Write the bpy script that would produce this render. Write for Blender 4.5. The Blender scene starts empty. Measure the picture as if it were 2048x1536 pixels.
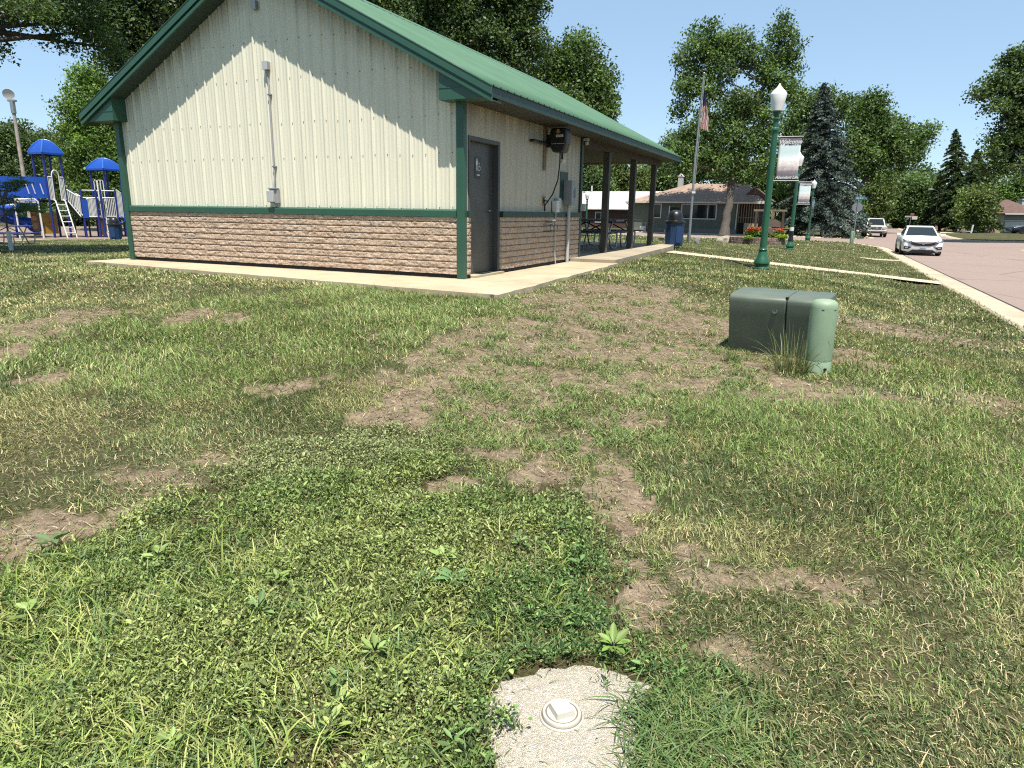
import bpy, math, random
import numpy as np
from mathutils import Vector, Matrix
random.seed(11); rng = np.random.default_rng(11)
S = bpy.context.scene; COL = S.collection
R = math.radians

# ------------------------------------------------------------------ camera
PITCH, ROLL, FPX, TH = R(14.18), R(.785), 1364., R(24.516)
EYE = np.array([0, 0, 1.5])
_f = np.array([0, math.cos(PITCH), -math.sin(PITCH)]); _u0 = np.array([0, math.sin(PITCH), math.cos(PITCH)]); _r0 = np.array([1., 0, 0])
_r = math.cos(ROLL)*_r0+math.sin(ROLL)*_u0; _u = -math.sin(ROLL)*_r0+math.cos(ROLL)*_u0
cam = bpy.data.cameras.new('camera'); cam.sensor_width = 36; cam.lens = FPX/2048*36; cam.clip_start = .05; cam.clip_end = 3000
co = bpy.data.objects.new('camera', cam); COL.objects.link(co)
co.matrix_world = Matrix(((_r[0], _u[0], -_f[0], EYE[0]), (_r[1], _u[1], -_f[1], EYE[1]), (_r[2], _u[2], -_f[2], EYE[2]), (0, 0, 0, 1)))
S.camera = co
# ------------------------------------------------------------------ sky, sun, exposure
SUN = Vector((.067, -.382, 1.)).normalized()
w = bpy.data.worlds.new('World'); S.world = w; w.use_nodes = True
nt = w.node_tree; bg = nt.nodes['Background']; sky = nt.nodes.new('ShaderNodeTexSky'); sky.sky_type = 'NISHITA'; sky.sun_disc = False
sky.sun_elevation = math.asin(SUN.z); sky.sun_rotation = math.atan2(SUN.x, SUN.y)
sky.air_density = 1.0; sky.dust_density = .35; sky.ozone_density = 1.3; sky.altitude = 2000
tint = nt.nodes.new('ShaderNodeMix'); tint.data_type = 'RGBA'; tint.blend_type = 'MULTIPLY'; tint.inputs[0].default_value = 1.; tint.inputs[7].default_value = (1.03, 1., .92, 1)
nt.links.new(sky.outputs[0], tint.inputs[6]); hz = nt.nodes.new('ShaderNodeMix'); hz.data_type = 'RGBA'; hz.inputs[0].default_value = .65; hz.inputs[7].default_value = (1.62, 2.48, 3.42, 1)   # constant pale blue mixed in to even the sky out
nt.links.new(tint.outputs[2], hz.inputs[6]); nt.links.new(hz.outputs[2], bg.inputs[0]); bg.inputs[1].default_value = .112
sl = bpy.data.lights.new('sun', 'SUN'); sl.energy = 4.4; sl.angle = R(.53); sl.color = (1, .945, .86)
so = bpy.data.objects.new('sun', sl); COL.objects.link(so); so.location = (0, 0, 60); so.rotation_euler = SUN.to_track_quat('Z', 'Y').to_euler()
vs = S.view_settings; vs.view_transform = 'Standard'; vs.look = 'None'; vs.gamma = 1; vs.exposure = 1.1
S.cycles.max_bounces = 6; S.cycles.diffuse_bounces = 3; S.cycles.glossy_bounces = 2; S.cycles.transmission_bounces = 4; S.cycles.caustics_reflective = False; S.cycles.caustics_refractive = False
S.cycles.use_denoising = False; S.cycles.filter_width = 1.15; S.cycles.sample_clamp_indirect = 4

# ------------------------------------------------------------------ frame helpers
C0 = np.array([-.742, 10.46, .518])
AV = np.array([math.sin(TH), math.cos(TH), 0]); RT = np.array([math.cos(TH), -math.sin(TH), 0])
def W(t, s, z=0.): return C0*np.array([1, 1, 0])+RT*t+AV*s+np.array([0, 0, z])
def TS(x, y):
    dx = x-C0[0]; dy = y-C0[1]
    return dx*RT[0]+dy*RT[1], dx*AV[0]+dy*AV[1]
def ray(px, py): return _f+_r*(px-1024)/FPX-_u*(py-768)/FPX
def dep(px, py, D): return EYE+ray(px, py)*D

# ------------------------------------------------------------------ noise
_perm = rng.random((256, 256))
def vnoise(x, y):
    xi = np.floor(x).astype(int); yi = np.floor(y).astype(int); fx = x-xi; fy = y-yi
    fx = fx*fx*(3-2*fx); fy = fy*fy*(3-2*fy)
    a = _perm[xi & 255, yi & 255]; b = _perm[(xi+1) & 255, yi & 255]; c = _perm[xi & 255, (yi+1) & 255]; d = _perm[(xi+1) & 255, (yi+1) & 255]
    return (a*(1-fx)+b*fx)*(1-fy)+(c*(1-fx)+d*fx)*fy
def fbm(x, y, o=4):
    v = 0; a = .5; n = 0
    for i in range(o):
        v = v+a*vnoise(x*2**i+17.3*i, y*2**i+9.1*i); n += a; a *= .5
    return v/n
def sstep(a, b, x):
    k = np.clip((x-a)/(b-a), 0, 1); return k*k*(3-2*k)

# ------------------------------------------------------------------ terrain
CP = [(5, -9, 0), (4.4, -7.5, .02), (2, -8, 0), (8, -8, -.05), (5, -2.5, .10), (4.3, -1.9, .12), (0, -4, .3), (-5, -5, .25), (-8, -4, .2), (-12, -6, .05),
      (1.4, -1.8, .46), (-1, -1.7, .46), (-3, -1.6, .46), (-5.5, -1.2, .46), (-8, -.9, .46), (1.2, 1, .46), (1.2, 3, .46), (1.1, 6, .47), (1, 8, .48), (.9, 10, .48), (.8, 13, .47), (-3, 13.5, .45),
      (3.55, 8.3, .2), (3.4, 23.3, 0), (3.6, 38.2, -.1), (-1, 23.5, .2), (7.7, -5, -.05), (7.7, -12, -.05), (7.7, 0, -.09), (7.7, 3.5, -.1), (7.7, 7.5, -.12), (7.7, 11.9, -.15), (7.7, 18, -.2), (7.7, 24, -.25), (7.7, 32, -.28), (7.5, 40, -.3),
      (12, 3, -.12), (12, 12, -.17), (9.3, 31.4, -.41), (9.3, 36, -.43), (12, 24, -.27), (12, 45, -.36), (2, 31, 0), (-4, 60, -.3), (-2.5, 46, -.25), (-12, 75, -.25), (4, 80, -.25), (9, 62, -.4), (12, 62, -.4),
      (-33, 15, -.25), (-25.7, 9.8, -.1), (-15, 3, .2), (-10, 15, .3), (-20, 30, -.1), (-7.9, 3, .46), (-8, 8, .44), (18, 70, -.38), (28, 66, -.1), (32, 60, 0.), (26, 80, -.15), (36, 75, .05), (20, 40, -.3), (25, 10, -.2), (-30, -10, -.1), (0, -25, -.1), (25, 120, -.6), (-30, 100, -.3), (60, 60, -.4), (-60, 40, -.4), (12, 100, -.5)]
def _pz(px, py, z): d = ray(px, py); return EYE+d*(z-1.5)/d[2]
WK0, WK1 = _pz(1331, 503, .47), _pz(1884, 567, -.155)      # the front walk runs dead straight and evenly down to the kerb
for _k in np.linspace(0, 1, 8): _q = WK0+(WK1-WK0)*_k; CP.append((*TS(_q[0], _q[1]), _q[2]))
CPA = np.array(CP, float)
def inroad(t, s):
    m = (t > 8.2) & (t < 15.7)
    m |= (s > 46.3) & (s < 59.7)
    for (ct, cs, r, t0, t1, s0, s1) in ((2.75, 41, 5.3, 2.75, 8.3, 41, 46.6), (3, 65, 5.3, 3, 8.3, 59.4, 65), (21, 65, 5.3, 15.4, 21, 59.4, 65), (21, 41, 5.3, 15.4, 21, 41, 46.6)):
        m |= (t > t0) & (t < t1) & (s > s0) & (s < s1) & ((t-ct)**2+(s-cs)**2 > r*r)
    return m & (s < 150) & (s > -40)
def lowmask(t, s):
    m = np.zeros(np.shape(t), bool)
    for a, b in ((0, 0), (.42, 0), (-.42, 0), (0, .42), (0, -.42)): m |= inroad(t+a, s+b)
    return m
def terr(x, y, bumps=True):
    x = np.atleast_1d(np.asarray(x, float)); y = np.atleast_1d(np.asarray(y, float))
    t, s = TS(x, y); out = np.empty(x.shape); F = x.ravel(); tf = t.ravel(); sf = s.ravel(); o = out.ravel()
    for i in range(0, len(F), 60000):
        d2 = (tf[i:i+60000, None]-CPA[None, :, 0])**2+(sf[i:i+60000, None]-CPA[None, :, 1])**2
        wt = (d2+1.2)**-1.7
        o[i:i+60000] = (wt*CPA[None, :, 2]).sum(1)/wt.sum(1)
    out = o.reshape(x.shape); wk = sstep(6.0, 7.4, t)*(1-sstep(11, 16, t))*(1-sstep(40, 48, s)); out = out*(1-wk)+wk*(-.07-.0085*s)
    if bumps:
        rr = np.hypot(x, y)
        out = out+.05*(fbm(x*.7, y*.7, 3)-.5)*sstep(60, 15, rr)*(1-sstep(6.5, 7.6, t))*sstep(1.0, 3., np.maximum(np.maximum(t-1.3, -8-t), np.maximum(-1.7-s, s-13)))+.018*(fbm(x*5, y*5, 2)-.5)*sstep(9, 4, rr)
    return out
def tz(x, y): return float(terr(x, y)[0])
def at(px, py):
    z = 0.
    for k in range(25):
        d = ray(px, py); q = EYE+d*(z-1.5)/d[2]; z = .5*z+.5*tz(q[0], q[1])
    return np.array([q[0], q[1], z])
def ground(P): return np.array([P[0], P[1], tz(P[0], P[1])])

# ------------------------------------------------------------------ object helpers
def tag(o, label=None, cat=None, group=None, kind=None):
    if label: o['label'] = label
    if cat: o['category'] = cat
    if group: o['group'] = group
    if kind: o['kind'] = kind
    return o
def thing(name, label, cat, loc=(0, 0, 0), rz=0., group=None):
    o = bpy.data.objects.new(name, None); COL.objects.link(o); o.location = tuple(float(v) for v in loc); o.rotation_euler = (0, 0, rz); o.empty_display_size = .2
    return tag(o, label, cat, group)
def copy_tree(o, parent=None, loc=None, rz=None):
    c = o.copy(); COL.objects.link(c)
    if parent: c.parent = parent
    if loc is not None: c.location = tuple(float(v) for v in loc)
    if rz is not None: c.rotation_euler = (0, 0, rz)
    for ch in list(o.children): copy_tree(ch, c)
    return c
class MB:
    def __init__(s): s.v = []; s.f = []; s.m = []
    def add(s, vs, fs, mi=0):
        b = len(s.v); s.v += [tuple(float(c) for c in p) for p in vs]
        for f in fs: s.f.append([b+i for i in f]); s.m.append(mi)
        return s
    def box(s, c, d, rz=0., mi=0, tilt=None):
        x, y, z = (k/2 for k in d); P = [Vector((sx*x, sy*y, sz*z)) for sx in (-1, 1) for sy in (-1, 1) for sz in (-1, 1)]
        M = Matrix.Rotation(rz, 3, 'Z')
        if tilt: M = M @ Matrix.Rotation(tilt[1], 3, tilt[0])
        return s.add([M @ p+Vector(c) for p in P], [(0, 1, 3, 2), (4, 6, 7, 5), (0, 4, 5, 1), (2, 3, 7, 6), (0, 2, 6, 4), (1, 5, 7, 3)], mi)
    def bb(s, x0, x1, y0, y1, z0, z1, mi=0): return s.box(((x0+x1)/2, (y0+y1)/2, (z0+z1)/2), (x1-x0, y1-y0, z1-z0), 0, mi)
    def tube(s, pts, r, n=8, mi=0, cap=True):
        pts = [Vector(p) for p in pts]; rs = r if hasattr(r, '__len__') else [r]*len(pts); vs = []
        d = (pts[1]-pts[0]).normalized(); u = d.orthogonal().normalized()
        for i, p in enumerate(pts):
            d2 = (pts[min(i+1, len(pts)-1)]-pts[max(i-1, 0)]).normalized(); u = (u-d2*u.dot(d2))
            u = u.normalized() if u.length > 1e-6 else d2.orthogonal().normalized(); v = d2.cross(u)
            vs += [p+(u*math.cos(2*math.pi*k/n)+v*math.sin(2*math.pi*k/n))*rs[i] for k in range(n)]
        fs = [(i*n+k, i*n+(k+1) % n, (i+1)*n+(k+1) % n, (i+1)*n+k) for i in range(len(pts)-1) for k in range(n)]
        if cap: fs += [tuple(range(n-1, -1, -1)), tuple((len(pts)-1)*n+k for k in range(n))]
        return s.add(vs, fs, mi)
    def lathe(s, prof, c=(0, 0, 0), n=24, mi=0, sq=1.):
        vs = [(c[0]+r*math.cos(2*math.pi*k/n), c[1]+r*math.sin(2*math.pi*k/n)*sq, c[2]+z) for r, z in prof for k in range(n)]
        fs = [(i*n+k, i*n+(k+1) % n, (i+1)*n+(k+1) % n, (i+1)*n+k) for i in range(len(prof)-1) for k in range(n)]
        if prof[0][0] > 1e-4: fs.append(tuple(range(n-1, -1, -1)))
        if prof[-1][0] > 1e-4: fs.append(tuple((len(prof)-1)*n+k for k in range(n)))
        return s.add(vs, fs, mi)
    def prism(s, poly, y0, y1, axis='y', mi=0):
        n = len(poly)
        mk = {'y': lambda a, b, y: (a, y, b), 'x': lambda a, b, y: (y, a, b), 'z': lambda a, b, y: (a, b, y)}[axis]
        vs = [mk(a, b, y0) for a, b in poly]+[mk(a, b, y1) for a, b in poly]
        return s.add(vs, [tuple(range(n-1, -1, -1)), tuple(range(n, 2*n))]+[(i, (i+1) % n, n+(i+1) % n, n+i) for i in range(n)], mi)
    def quad(s, *p, mi=0): return s.add(p, [tuple(range(len(p)))], mi)
    def build(s, name, mats, parent=None, smooth=None, bevel=0., loc=None, rz=0.):
        me = bpy.data.meshes.new(name); me.from_pydata(s.v, [], s.f)
        for m in (mats if isinstance(mats, (list, tuple)) else [mats]): me.materials.append(m)
        me.polygons.foreach_set('material_index', s.m)
        import bmesh
        b = bmesh.new(); b.from_mesh(me); bmesh.ops.recalc_face_normals(b, faces=b.faces); b.to_mesh(me); b.free()
        if smooth:
            me.polygons.foreach_set('use_smooth', [True]*len(me.polygons)); me.set_sharp_from_angle(angle=R(smooth))
        me.update()
        o = bpy.data.objects.new(name, me); COL.objects.link(o)
        if parent: o.parent = parent
        if loc is not None: o.location = tuple(float(k) for k in loc)
        if rz: o.rotation_euler = (0, 0, rz)
        if bevel:
            m = o.modifiers.new('bevel', 'BEVEL'); m.width = bevel; m.segments = 2; m.limit_method = 'ANGLE'; m.angle_limit = R(40)
        return o
def npmesh(name, V, F, mat, col=None, parent=None, smooth=False, attr=None):
    """V (n,3), F (m,4 or 3) as arrays, col (n,3) per-vertex albedo"""
    me = bpy.data.meshes.new(name); V = np.asarray(V, np.float32); F = np.asarray(F, np.int32); k = F.shape[1]
    me.vertices.add(len(V)); me.vertices.foreach_set('co', V.ravel()); me.loops.add(F.size); me.loops.foreach_set('vertex_index', F.ravel())
    me.polygons.add(len(F)); me.polygons.foreach_set('loop_start', np.arange(0, F.size, k, dtype=np.int32)); me.polygons.foreach_set('loop_total', np.full(len(F), k, np.int32))
    if smooth: me.polygons.foreach_set('use_smooth', np.ones(len(F), bool))
    me.update(calc_edges=True)
    if col is not None:
        a = me.attributes.new('tint', 'FLOAT_COLOR', 'POINT'); a.data.foreach_set('color', np.hstack([col, np.ones((len(col), 1))]).astype(np.float32).ravel())
    for nm, val in (attr or {}).items():
        a = me.attributes.new(nm, 'FLOAT', 'POINT'); a.data.foreach_set('value', np.asarray(val, np.float32))
    me.materials.append(mat); o = bpy.data.objects.new(name, me); COL.objects.link(o)
    if parent: o.parent = parent
    return o

# ------------------------------------------------------------------ materials
def lin(*c): return tuple(((v/255+.055)/1.055)**2.4 if v > 10 else v/255/12.92 for v in c)
class MT:
    def __init__(s, name):
        s.m = bpy.data.materials.new(name); s.m.use_nodes = True; s.t = s.m.node_tree; s.N = s.t.nodes; s.L = s.t.links; s.b = s.N['Principled BSDF']; s.out = s.N['Material Output']
        s.tc = s.N.new('ShaderNodeTexCoord')
    def n(s, typ, ins=None, **kw):
        k = s.N.new('ShaderNode'+typ)
        for a, v in kw.items(): setattr(k, a, v)
        for a, v in (ins or {}).items():
            if isinstance(v, bpy.types.NodeSocket): s.L.new(v, k.inputs[a])
            else: k.inputs[a].default_value = v
        return k
    def co(s, scale=(1, 1, 1), src='Object'):
        if src == 'World': src = s.n('NewGeometry').outputs['Position']
        else: src = s.tc.outputs[src]
        return s.n('Mapping', {'Vector': src, 'Scale': scale}).outputs[0]
    def noise(s, scale, vec=None, detail=4, rough=.55):
        return s.n('TexNoise', {'Vector': vec or s.co(), 'Scale': scale, 'Detail': detail, 'Roughness': rough}).outputs['Fac']
    def ramp(s, fac, stops):
        r = s.n('ValToRGB', {'Fac': fac}); e = r.color_ramp.elements
        while len(e) < len(stops): e.new(.5)
        for k, (p, c) in enumerate(stops): e[k].position = p; e[k].color = tuple(c)+(1,) if hasattr(c, '__len__') else (c, c, c, 1)
        return r.outputs[0]
    def mix(s, fac, a, b, mode='MIX'):
        k = s.n('Mix', data_type='RGBA', blend_type=mode)
        for i, v in ((0, fac), (6, a), (7, b)):
            if isinstance(v, bpy.types.NodeSocket): s.L.new(v, k.inputs[i])
            else: k.inputs[i].default_value = (tuple(v)+(1,)) if hasattr(v, '__len__') else v
        return k.outputs[2]
    def set(s, **kw):
        for a, v in kw.items():
            i = s.b.inputs[a.replace('_', ' ')]
            if isinstance(v, bpy.types.NodeSocket): s.L.new(v, i)
            else: i.default_value = tuple(v)+(1,) if hasattr(v, '__len__') and len(v) == 3 else v
        return s
    def bump(s, h, strength=.3, dist=.01):
        s.L.new(s.n('Bump', {'Height': h, 'Strength': strength, 'Distance': dist}).outputs[0], s.b.inputs['Normal']); return s
def flat(name, c, rough=.6, metal=0., var=.12, scale=6., bump=0., spec=None, src='Object', dirt=None):
    c = tuple(k*.72 for k in c); m = MT(name); n = m.noise(scale, m.co(src=src), 5, .6)
    col = m.ramp(n, [(.3, tuple(k*(1-var) for k in c)), (.7, tuple(min(1, k*(1+var)) for k in c))])
    if dirt: col = m.mix(m.ramp(m.noise(dirt[1], m.co(src=src), 6, .7), [(.5, 0), (.72, dirt[2])]), col, dirt[0])
    m.set(Base_Color=col, Roughness=rough, Metallic=metal)
    if spec is not None: m.b.inputs['Specular IOR Level'].default_value = spec
    if bump: m.bump(m.noise(scale*6, m.co(src=src), 4), bump, .01)
    return m.m
def leafmat(name, trans=.35, rough=.55, spec=.25):
    m = MT(name); a = m.n('Attribute', attribute_name='tint').outputs['Color']
    m.set(Base_Color=a, Roughness=rough); m.b.inputs['Specular IOR Level'].default_value = spec
    tr = m.n('BsdfTranslucent', {'Color': m.mix(1., a, (1.15, 1.25, .55), 'MULTIPLY')})
    mx = m.n('MixShader', {0: trans, 1: m.b.outputs[0], 2: tr.outputs[0]}); m.L.new(mx.outputs[0], m.out.inputs['Surface']); return m.m
M = {}
M['leaf'] = leafmat('leaf_material', .36, .5, .3); M['blade'] = leafmat('grass_blade_material', .16, .5, .3); M['needle'] = leafmat('needle_material', .08, .7, .15)
M['bark'] = flat('bark_material', (.10, .085, .07), .9, var=.45, scale=9, bump=.6)
M['green'] = flat('green_trim_paint', (.030, .105, .066), .42, var=.10, scale=3)
M['dkgreen'] = flat('dark_green_trim_paint', (.014, .05, .036), .5, var=.10, scale=3)
M['lampgreen'] = flat('lamp_green_paint', (.022, .115, .058), .32, var=.12, scale=5)
M['white'] = flat('white_paint', (.74, .74, .71), .45, var=.05)
M['whiteplastic'] = flat('white_plastic', (.78, .77, .70), .4, var=.06, scale=20)
M['grey'] = flat('grey_painted_metal', (.27, .30, .31), .45, var=.08)
M['ltgrey'] = flat('pale_grey_plastic', (.50, .52, .52), .5, var=.06)
M['dgrey'] = flat('dark_grey_paint', (.075, .08, .08), .5, var=.15, scale=3)
M['black'] = flat('black_plastic', (.012, .012, .013), .35, var=.1)
M['rubber'] = flat('black_rubber', (.015, .015, .015), .8, var=.1)
M['galv'] = flat('galvanised_steel', (.42, .43, .43), .4, .7, var=.1)
M['chrome'] = flat('chrome', (.75, .75, .76), .12, 1., var=.02)
M['blue'] = flat('blue_plastic', (.012, .075, .42), .35, var=.08, scale=2)
M['bluepost'] = flat('navy_paint', (.018, .028, .22), .35, var=.08, scale=2)
M['bluecan'] = flat('dark_blue_paint', (.010, .04, .115), .45, var=.2, scale=9)
M['orange'] = flat('orange_plastic', (.50, .20, .02), .5, var=.1)
M['wood'] = flat('weathered_wood', (.24, .18, .11), .8, var=.25, scale=8)
M['dkwood'] = flat('dark_stained_wood', (.07, .05, .035), .8, var=.25, scale=8)
M['darkin'] = flat('near_black', (.012, .012, .012), .8)
M['stone'] = flat('boulder_stone', (.34, .29, .22), .9, var=.35, scale=5, bump=.6)
m = MT('window_glass'); m.set(Base_Color=(.015, .02, .022), Roughness=.04); m.b.inputs['Specular IOR Level'].default_value = .35; M['glass'] = m.m
m = MT('globe_glass'); m.set(Base_Color=(.74, .74, .72), Roughness=.35, Subsurface_Weight=.3); M['globe'] = m.m
# concrete
def concrete(name, c, stain=(.30, .19, .09), st=.55, sc=.8, jax=1, jsp=1.52):
    c = tuple(k*f for k, f in zip(c, (1.0, .95, .85))); stain = tuple(k*.74 for k in stain)
    m = MT(name); v = m.co(src='World'); n1 = m.noise(2.2, v, 6, .65); n2 = m.noise(90, v, 3)
    col = m.ramp(n1, [(.25, tuple(k*.78 for k in c)), (.75, tuple(k*1.12 for k in c))])
    col = m.mix(m.ramp(m.noise(sc, v, 5, .7), [(.45, 0), (.75, st)]), col, stain)
    col = m.mix(.25, col, m.ramp(n2, [(.3, (.2, .2, .2)), (.7, (1, 1, 1))]), 'MULTIPLY')
    q = m.n('SeparateXYZ', {0: m.n('Mapping', {'Vector': m.n('NewGeometry').outputs['Position'], 'Rotation': (0, 0, TH)}).outputs[0]}).outputs[jax]
    fr = m.n('Math', {0: m.n('Math', {0: q, 1: 1/jsp}, operation='MULTIPLY').outputs[0]}, operation='FRACT').outputs[0]
    col = m.mix(m.ramp(fr, [(.0, .8), (.012/jsp, .8), (.016/jsp, 0)]), col, (.07, .055, .04))
    m.set(Base_Color=col, Roughness=.9); m.bump(n2, .25, .004); return m.m
M['conc'] = concrete('apron_concrete', (.44, .39, .29), (.30, .22, .12), .5)
M['slab'] = concrete('pavilion_slab_concrete', (.36, .32, .25), (.22, .18, .12), .5)
M['curb'] = concrete('curb_concrete', (.45, .40, .31), (.26, .21, .15), .45, .8, 1, 3.05)
M['walk'] = concrete('walk_concrete', (.50, .45, .34), (.30, .24, .15), .4, .8, 0, 1.22)
def road():
    m = MT('road_surface'); v = m.co(src='World'); n = m.noise(160, v, 2); n2 = m.noise(.35, v, 5, .6)
    col = m.ramp(n, [(.3, (.138, .094, .076)), (.5, (.225, .165, .136)), (.72, (.31, .236, .196))])
    col = m.mix(m.ramp(n2, [(.35, .0), (.7, .35)]), col, (.19, .14, .12))
    vor = m.n('TexVoronoi', {'Vector': m.n('Mapping', {'Vector': v, 'Scale': (.22, .1, .2), 'Rotation': (0, 0, TH)}).outputs[0], 'Scale': 1.}, feature='DISTANCE_TO_EDGE').outputs['Distance']
    cr = m.ramp(m.n('Math', {0: vor, 1: m.noise(1.2, v, 4)}, operation='MULTIPLY').outputs[0], [(.0, .5), (.004, 0)])
    col = m.mix(cr, col, (.05, .04, .037))
    m.set(Base_Color=col, Roughness=.9); m.bump(n, .4, .006); return m.m
M['road'] = road()

# ================================================================== GROUND
PXE = lambda px, py, rx, ry: (at(px, py), at(px, py+ry), at(px, py-ry), at(px+rx, py))
SOIL = [(1250, 582, 75, 14, 1), (1125, 605, 60, 13, 1), (1330, 630, 120, 18, 1), (1150, 622, 60, 12, .8), (1090, 660, 110, 15, 1), (1250, 692, 170, 17, 1), (1390, 690, 60, 22, 1), (1400, 735, 80, 16, 1), (1290, 760, 200, 13, .9), (860, 720, 32, 14, 1), (900, 768, 55, 22, 1), (830, 805, 60, 30, 1),
        (755, 835, 45, 16, 1), (1000, 835, 60, 14, .8), (1260, 835, 55, 20, 1), (1060, 760, 130, 12, .9), (1095, 950, 48, 34, 1), (985, 905, 60, 12, .8), (900, 978, 48, 16, 1), (1235, 985, 42, 40, 1), (1200, 1030, 28, 50, 1), (1245, 1070, 60, 60, .9), (1370, 1105, 60, 22, 1), (1300, 1190, 50, 45, .8), (1410, 1150, 110, 26, .6), (1560, 1165, 90, 18, .8),
        (1480, 1290, 50, 40, .6), (1690, 1190, 40, 10, .8), (110, 645, 60, 16, 1), (400, 633, 60, 8, 1), (110, 755, 60, 12, 1), (545, 775, 50, 8, .8), (75, 1075, 110, 16, .85), (170, 1045, 80, 14, .7), (250, 1022, 35, 12, .9), (330, 960, 70, 20, .6), (430, 920, 60, 12, .6), (25, 1220, 40, 30, 1), (5, 1130, 30, 25, 1),
        (1720, 718, 45, 12, 1), (1750, 792, 60, 8, .8), (1580, 768, 60, 12, .9), (1790, 660, 60, 9, .8), (1960, 800, 60, 12, .6), (640, 1500, 60, 30, .5), (25, 700, 40, 12, .8)]
SOIL += [(950, 790, 130, 18, .9), (1150, 700, 200, 22, .85), (1330, 645, 120, 18, 1), (1120, 765, 200, 15, .8), (1430, 715, 60, 24, 1), (1010, 700, 70, 14, .7), (820, 835, 90, 16, .8), (1150, 880, 60, 16, .6), (1560, 790, 90, 10, .7)]
_sp = []
for (px, py, rx, ry, k) in SOIL:
    c, lo, hi, rt_ = PXE(px, py, rx, ry); _sp.append((c[0], c[1], 1.25*max(.05, abs(rt_[0]-c[0])), 1.25*max(.05, np.linalg.norm((hi-lo)[:2])/2), k))
def soil(x, y):
    v = np.zeros(np.shape(x)); n = fbm(x*3.1, y*3.1, 4)-.5; n2 = (fbm(x*9+5, y*9+3, 3)-.5)+.9*(fbm(x*26+1, y*26+7, 3)-.5)
    for (cx, cy, a, b, k) in _sp:
        d = np.sqrt(((x-cx)/a)**2+((y-cy)/b)**2); v = np.maximum(v, k*sstep(1.55, .55, d+n*2.0+n2*1.3))
    return v
def poly_in(px_, py_, poly):
    x, y = px_, py_; ins = np.zeros(np.shape(x), bool); n = len(poly); j = n-1
    for i in range(n):
        xi, yi = poly[i]; xj, yj = poly[j]
        with np.errstate(divide='ignore', invalid='ignore'):
            ins ^= ((yi > y) != (yj > y)) & (x < (xj-xi)*(y-yi)/(yj-yi+1e-12)+xi)
        j = i
    return ins
WEED = [tuple(at(px, py)[:2]) for px, py in [(-260, 1180), (-100, 1130), (40, 1105), (120, 1080), (200, 1060), (330, 1010), (440, 965), (500, 922), (620, 880), (720, 858), (850, 856), (930, 885), (965, 925), (880, 958), (850, 990), (960, 985), (1060, 965), (1120, 985), (1175, 1015), (1195, 1060), (1230, 1130), (1262, 1200), (1285, 1255), (1370, 1262), (1400, 1300), (1330, 1345), (1300, 1405), (1200, 1375), (1100, 1370), (1040, 1392), (1012, 1430), (1002, 1480), (1020, 1560), (1030, 1700), (500, 1750), (-200, 1750)]]
def weedmask(x, y, soft=0.):
    jx = (fbm(x*4, y*4, 4)-.5)*.5; jy = (fbm(x*4+9, y*4+4, 4)-.5)*.5
    if soft: jx = jx+rng.normal(0, soft, np.shape(x)); jy = jy+rng.normal(0, soft, np.shape(x))
    return poly_in(x+jx, y+jy, WEED)
PADP = [tuple(at(px, py)[:2]) for px, py in [(940, 1430), (985, 1355), (1090, 1318), (1210, 1322), (1318, 1362), (1306, 1440), (1290, 1500), (1310, 1560), (1300, 1640), (985, 1640), (968, 1560), (962, 1490)]]
_pc = np.mean(np.array(PADP), 0); PADI = [tuple(_pc+(np.array(p)-_pc)*.93) for p in PADP]
PATH = [WK0+(WK1-WK0)*k for k in np.linspace(0, 1, 6)]
_pd = np.array([TS(p[0], p[1]) for p in PATH]); PATH_S0 = 9.6
_pf = np.polyfit(_pd[:, 0], _pd[:, 1], 1)
def path_s(t): return np.polyval(_pf, t)
PATH2 = [TS(*at(px, py)[:2]) for px, py in ((1725, 519.5), (1800, 521.5))]
def onz(px, py, z=-.22): d = ray(px, py); return (EYE+d*(z-1.5)/d[2])[:2]
MNEAR = [onz(*p) for p in ((-260, 503), (0, 492), (130, 484), (270, 478), (330, 476))]; MFAR = [onz(*p) for p in ((330, 452), (130, 455), (-40, 460), (-260, 466))]
MULP = [tuple(p) for p in MNEAR+MFAR]
def mulch(x, y): return poly_in(np.asarray(x, float), np.asarray(y, float), MULP)
APR = [(-7.62, -.80), (1.34, -1.62), (1.07, 4.62), (-7.62, 4.62)]
PAV = [(-7.9, 4.55), (1.02, 4.55), (.72, 11.2), (.5, 13.0), (-7.9, 13.0)]
def hard(t, s, g=0.):
    m = inroad(t, s) | ((t > 7.72-g) & (t < 8.5) & (s < 42)) | poly_in(t, s, APR) | poly_in(t, s, PAV)
    m |= (t > .8) & (t < 7.8) & (abs(s-path_s(t)) < .44)
    m |= (t > PATH2[0][0]) & (t < 7.8) & (abs(s-PATH2[1][1]) < .45)
    m |= (s > 45.7-g) & (s < 60.3+g)
    return m
DRY = [(at(px, py), rad) for px, py, rad in ((1900, 1400, 1.0), (1650, 1330, .7), (1750, 1220, .8), (1300, 575, 2.6), (1130, 575, 1.9), (1400, 640, 1.5), (1150, 700, 1.3), (1000, 800, 1.0), (1250, 800, .9), (350, 560, 2.5), (1960, 620, 1.2), (300, 980, .7), (700, 690, .8), (900, 690, .9), (1150, 850, .7), (1500, 1130, .6), (1350, 1150, .6), (1480, 1280, .45), (150, 900, .8), (1750, 640, 1.6), (1750, 770, .7), (1950, 1180, .5), (120, 1060, .6), (80, 640, 1.2))]
LUSH = [(at(px, py), rad) for px, py, rad in ((420, 690, 1.6), (650, 640, 2.), (1650, 850, 1.2), (1900, 930, 1.2), (860, 575, 1.6), (1400, 1480, .25), (1800, 740, .9), (220, 680, 1.2), (1450, 820, .5))]
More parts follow.
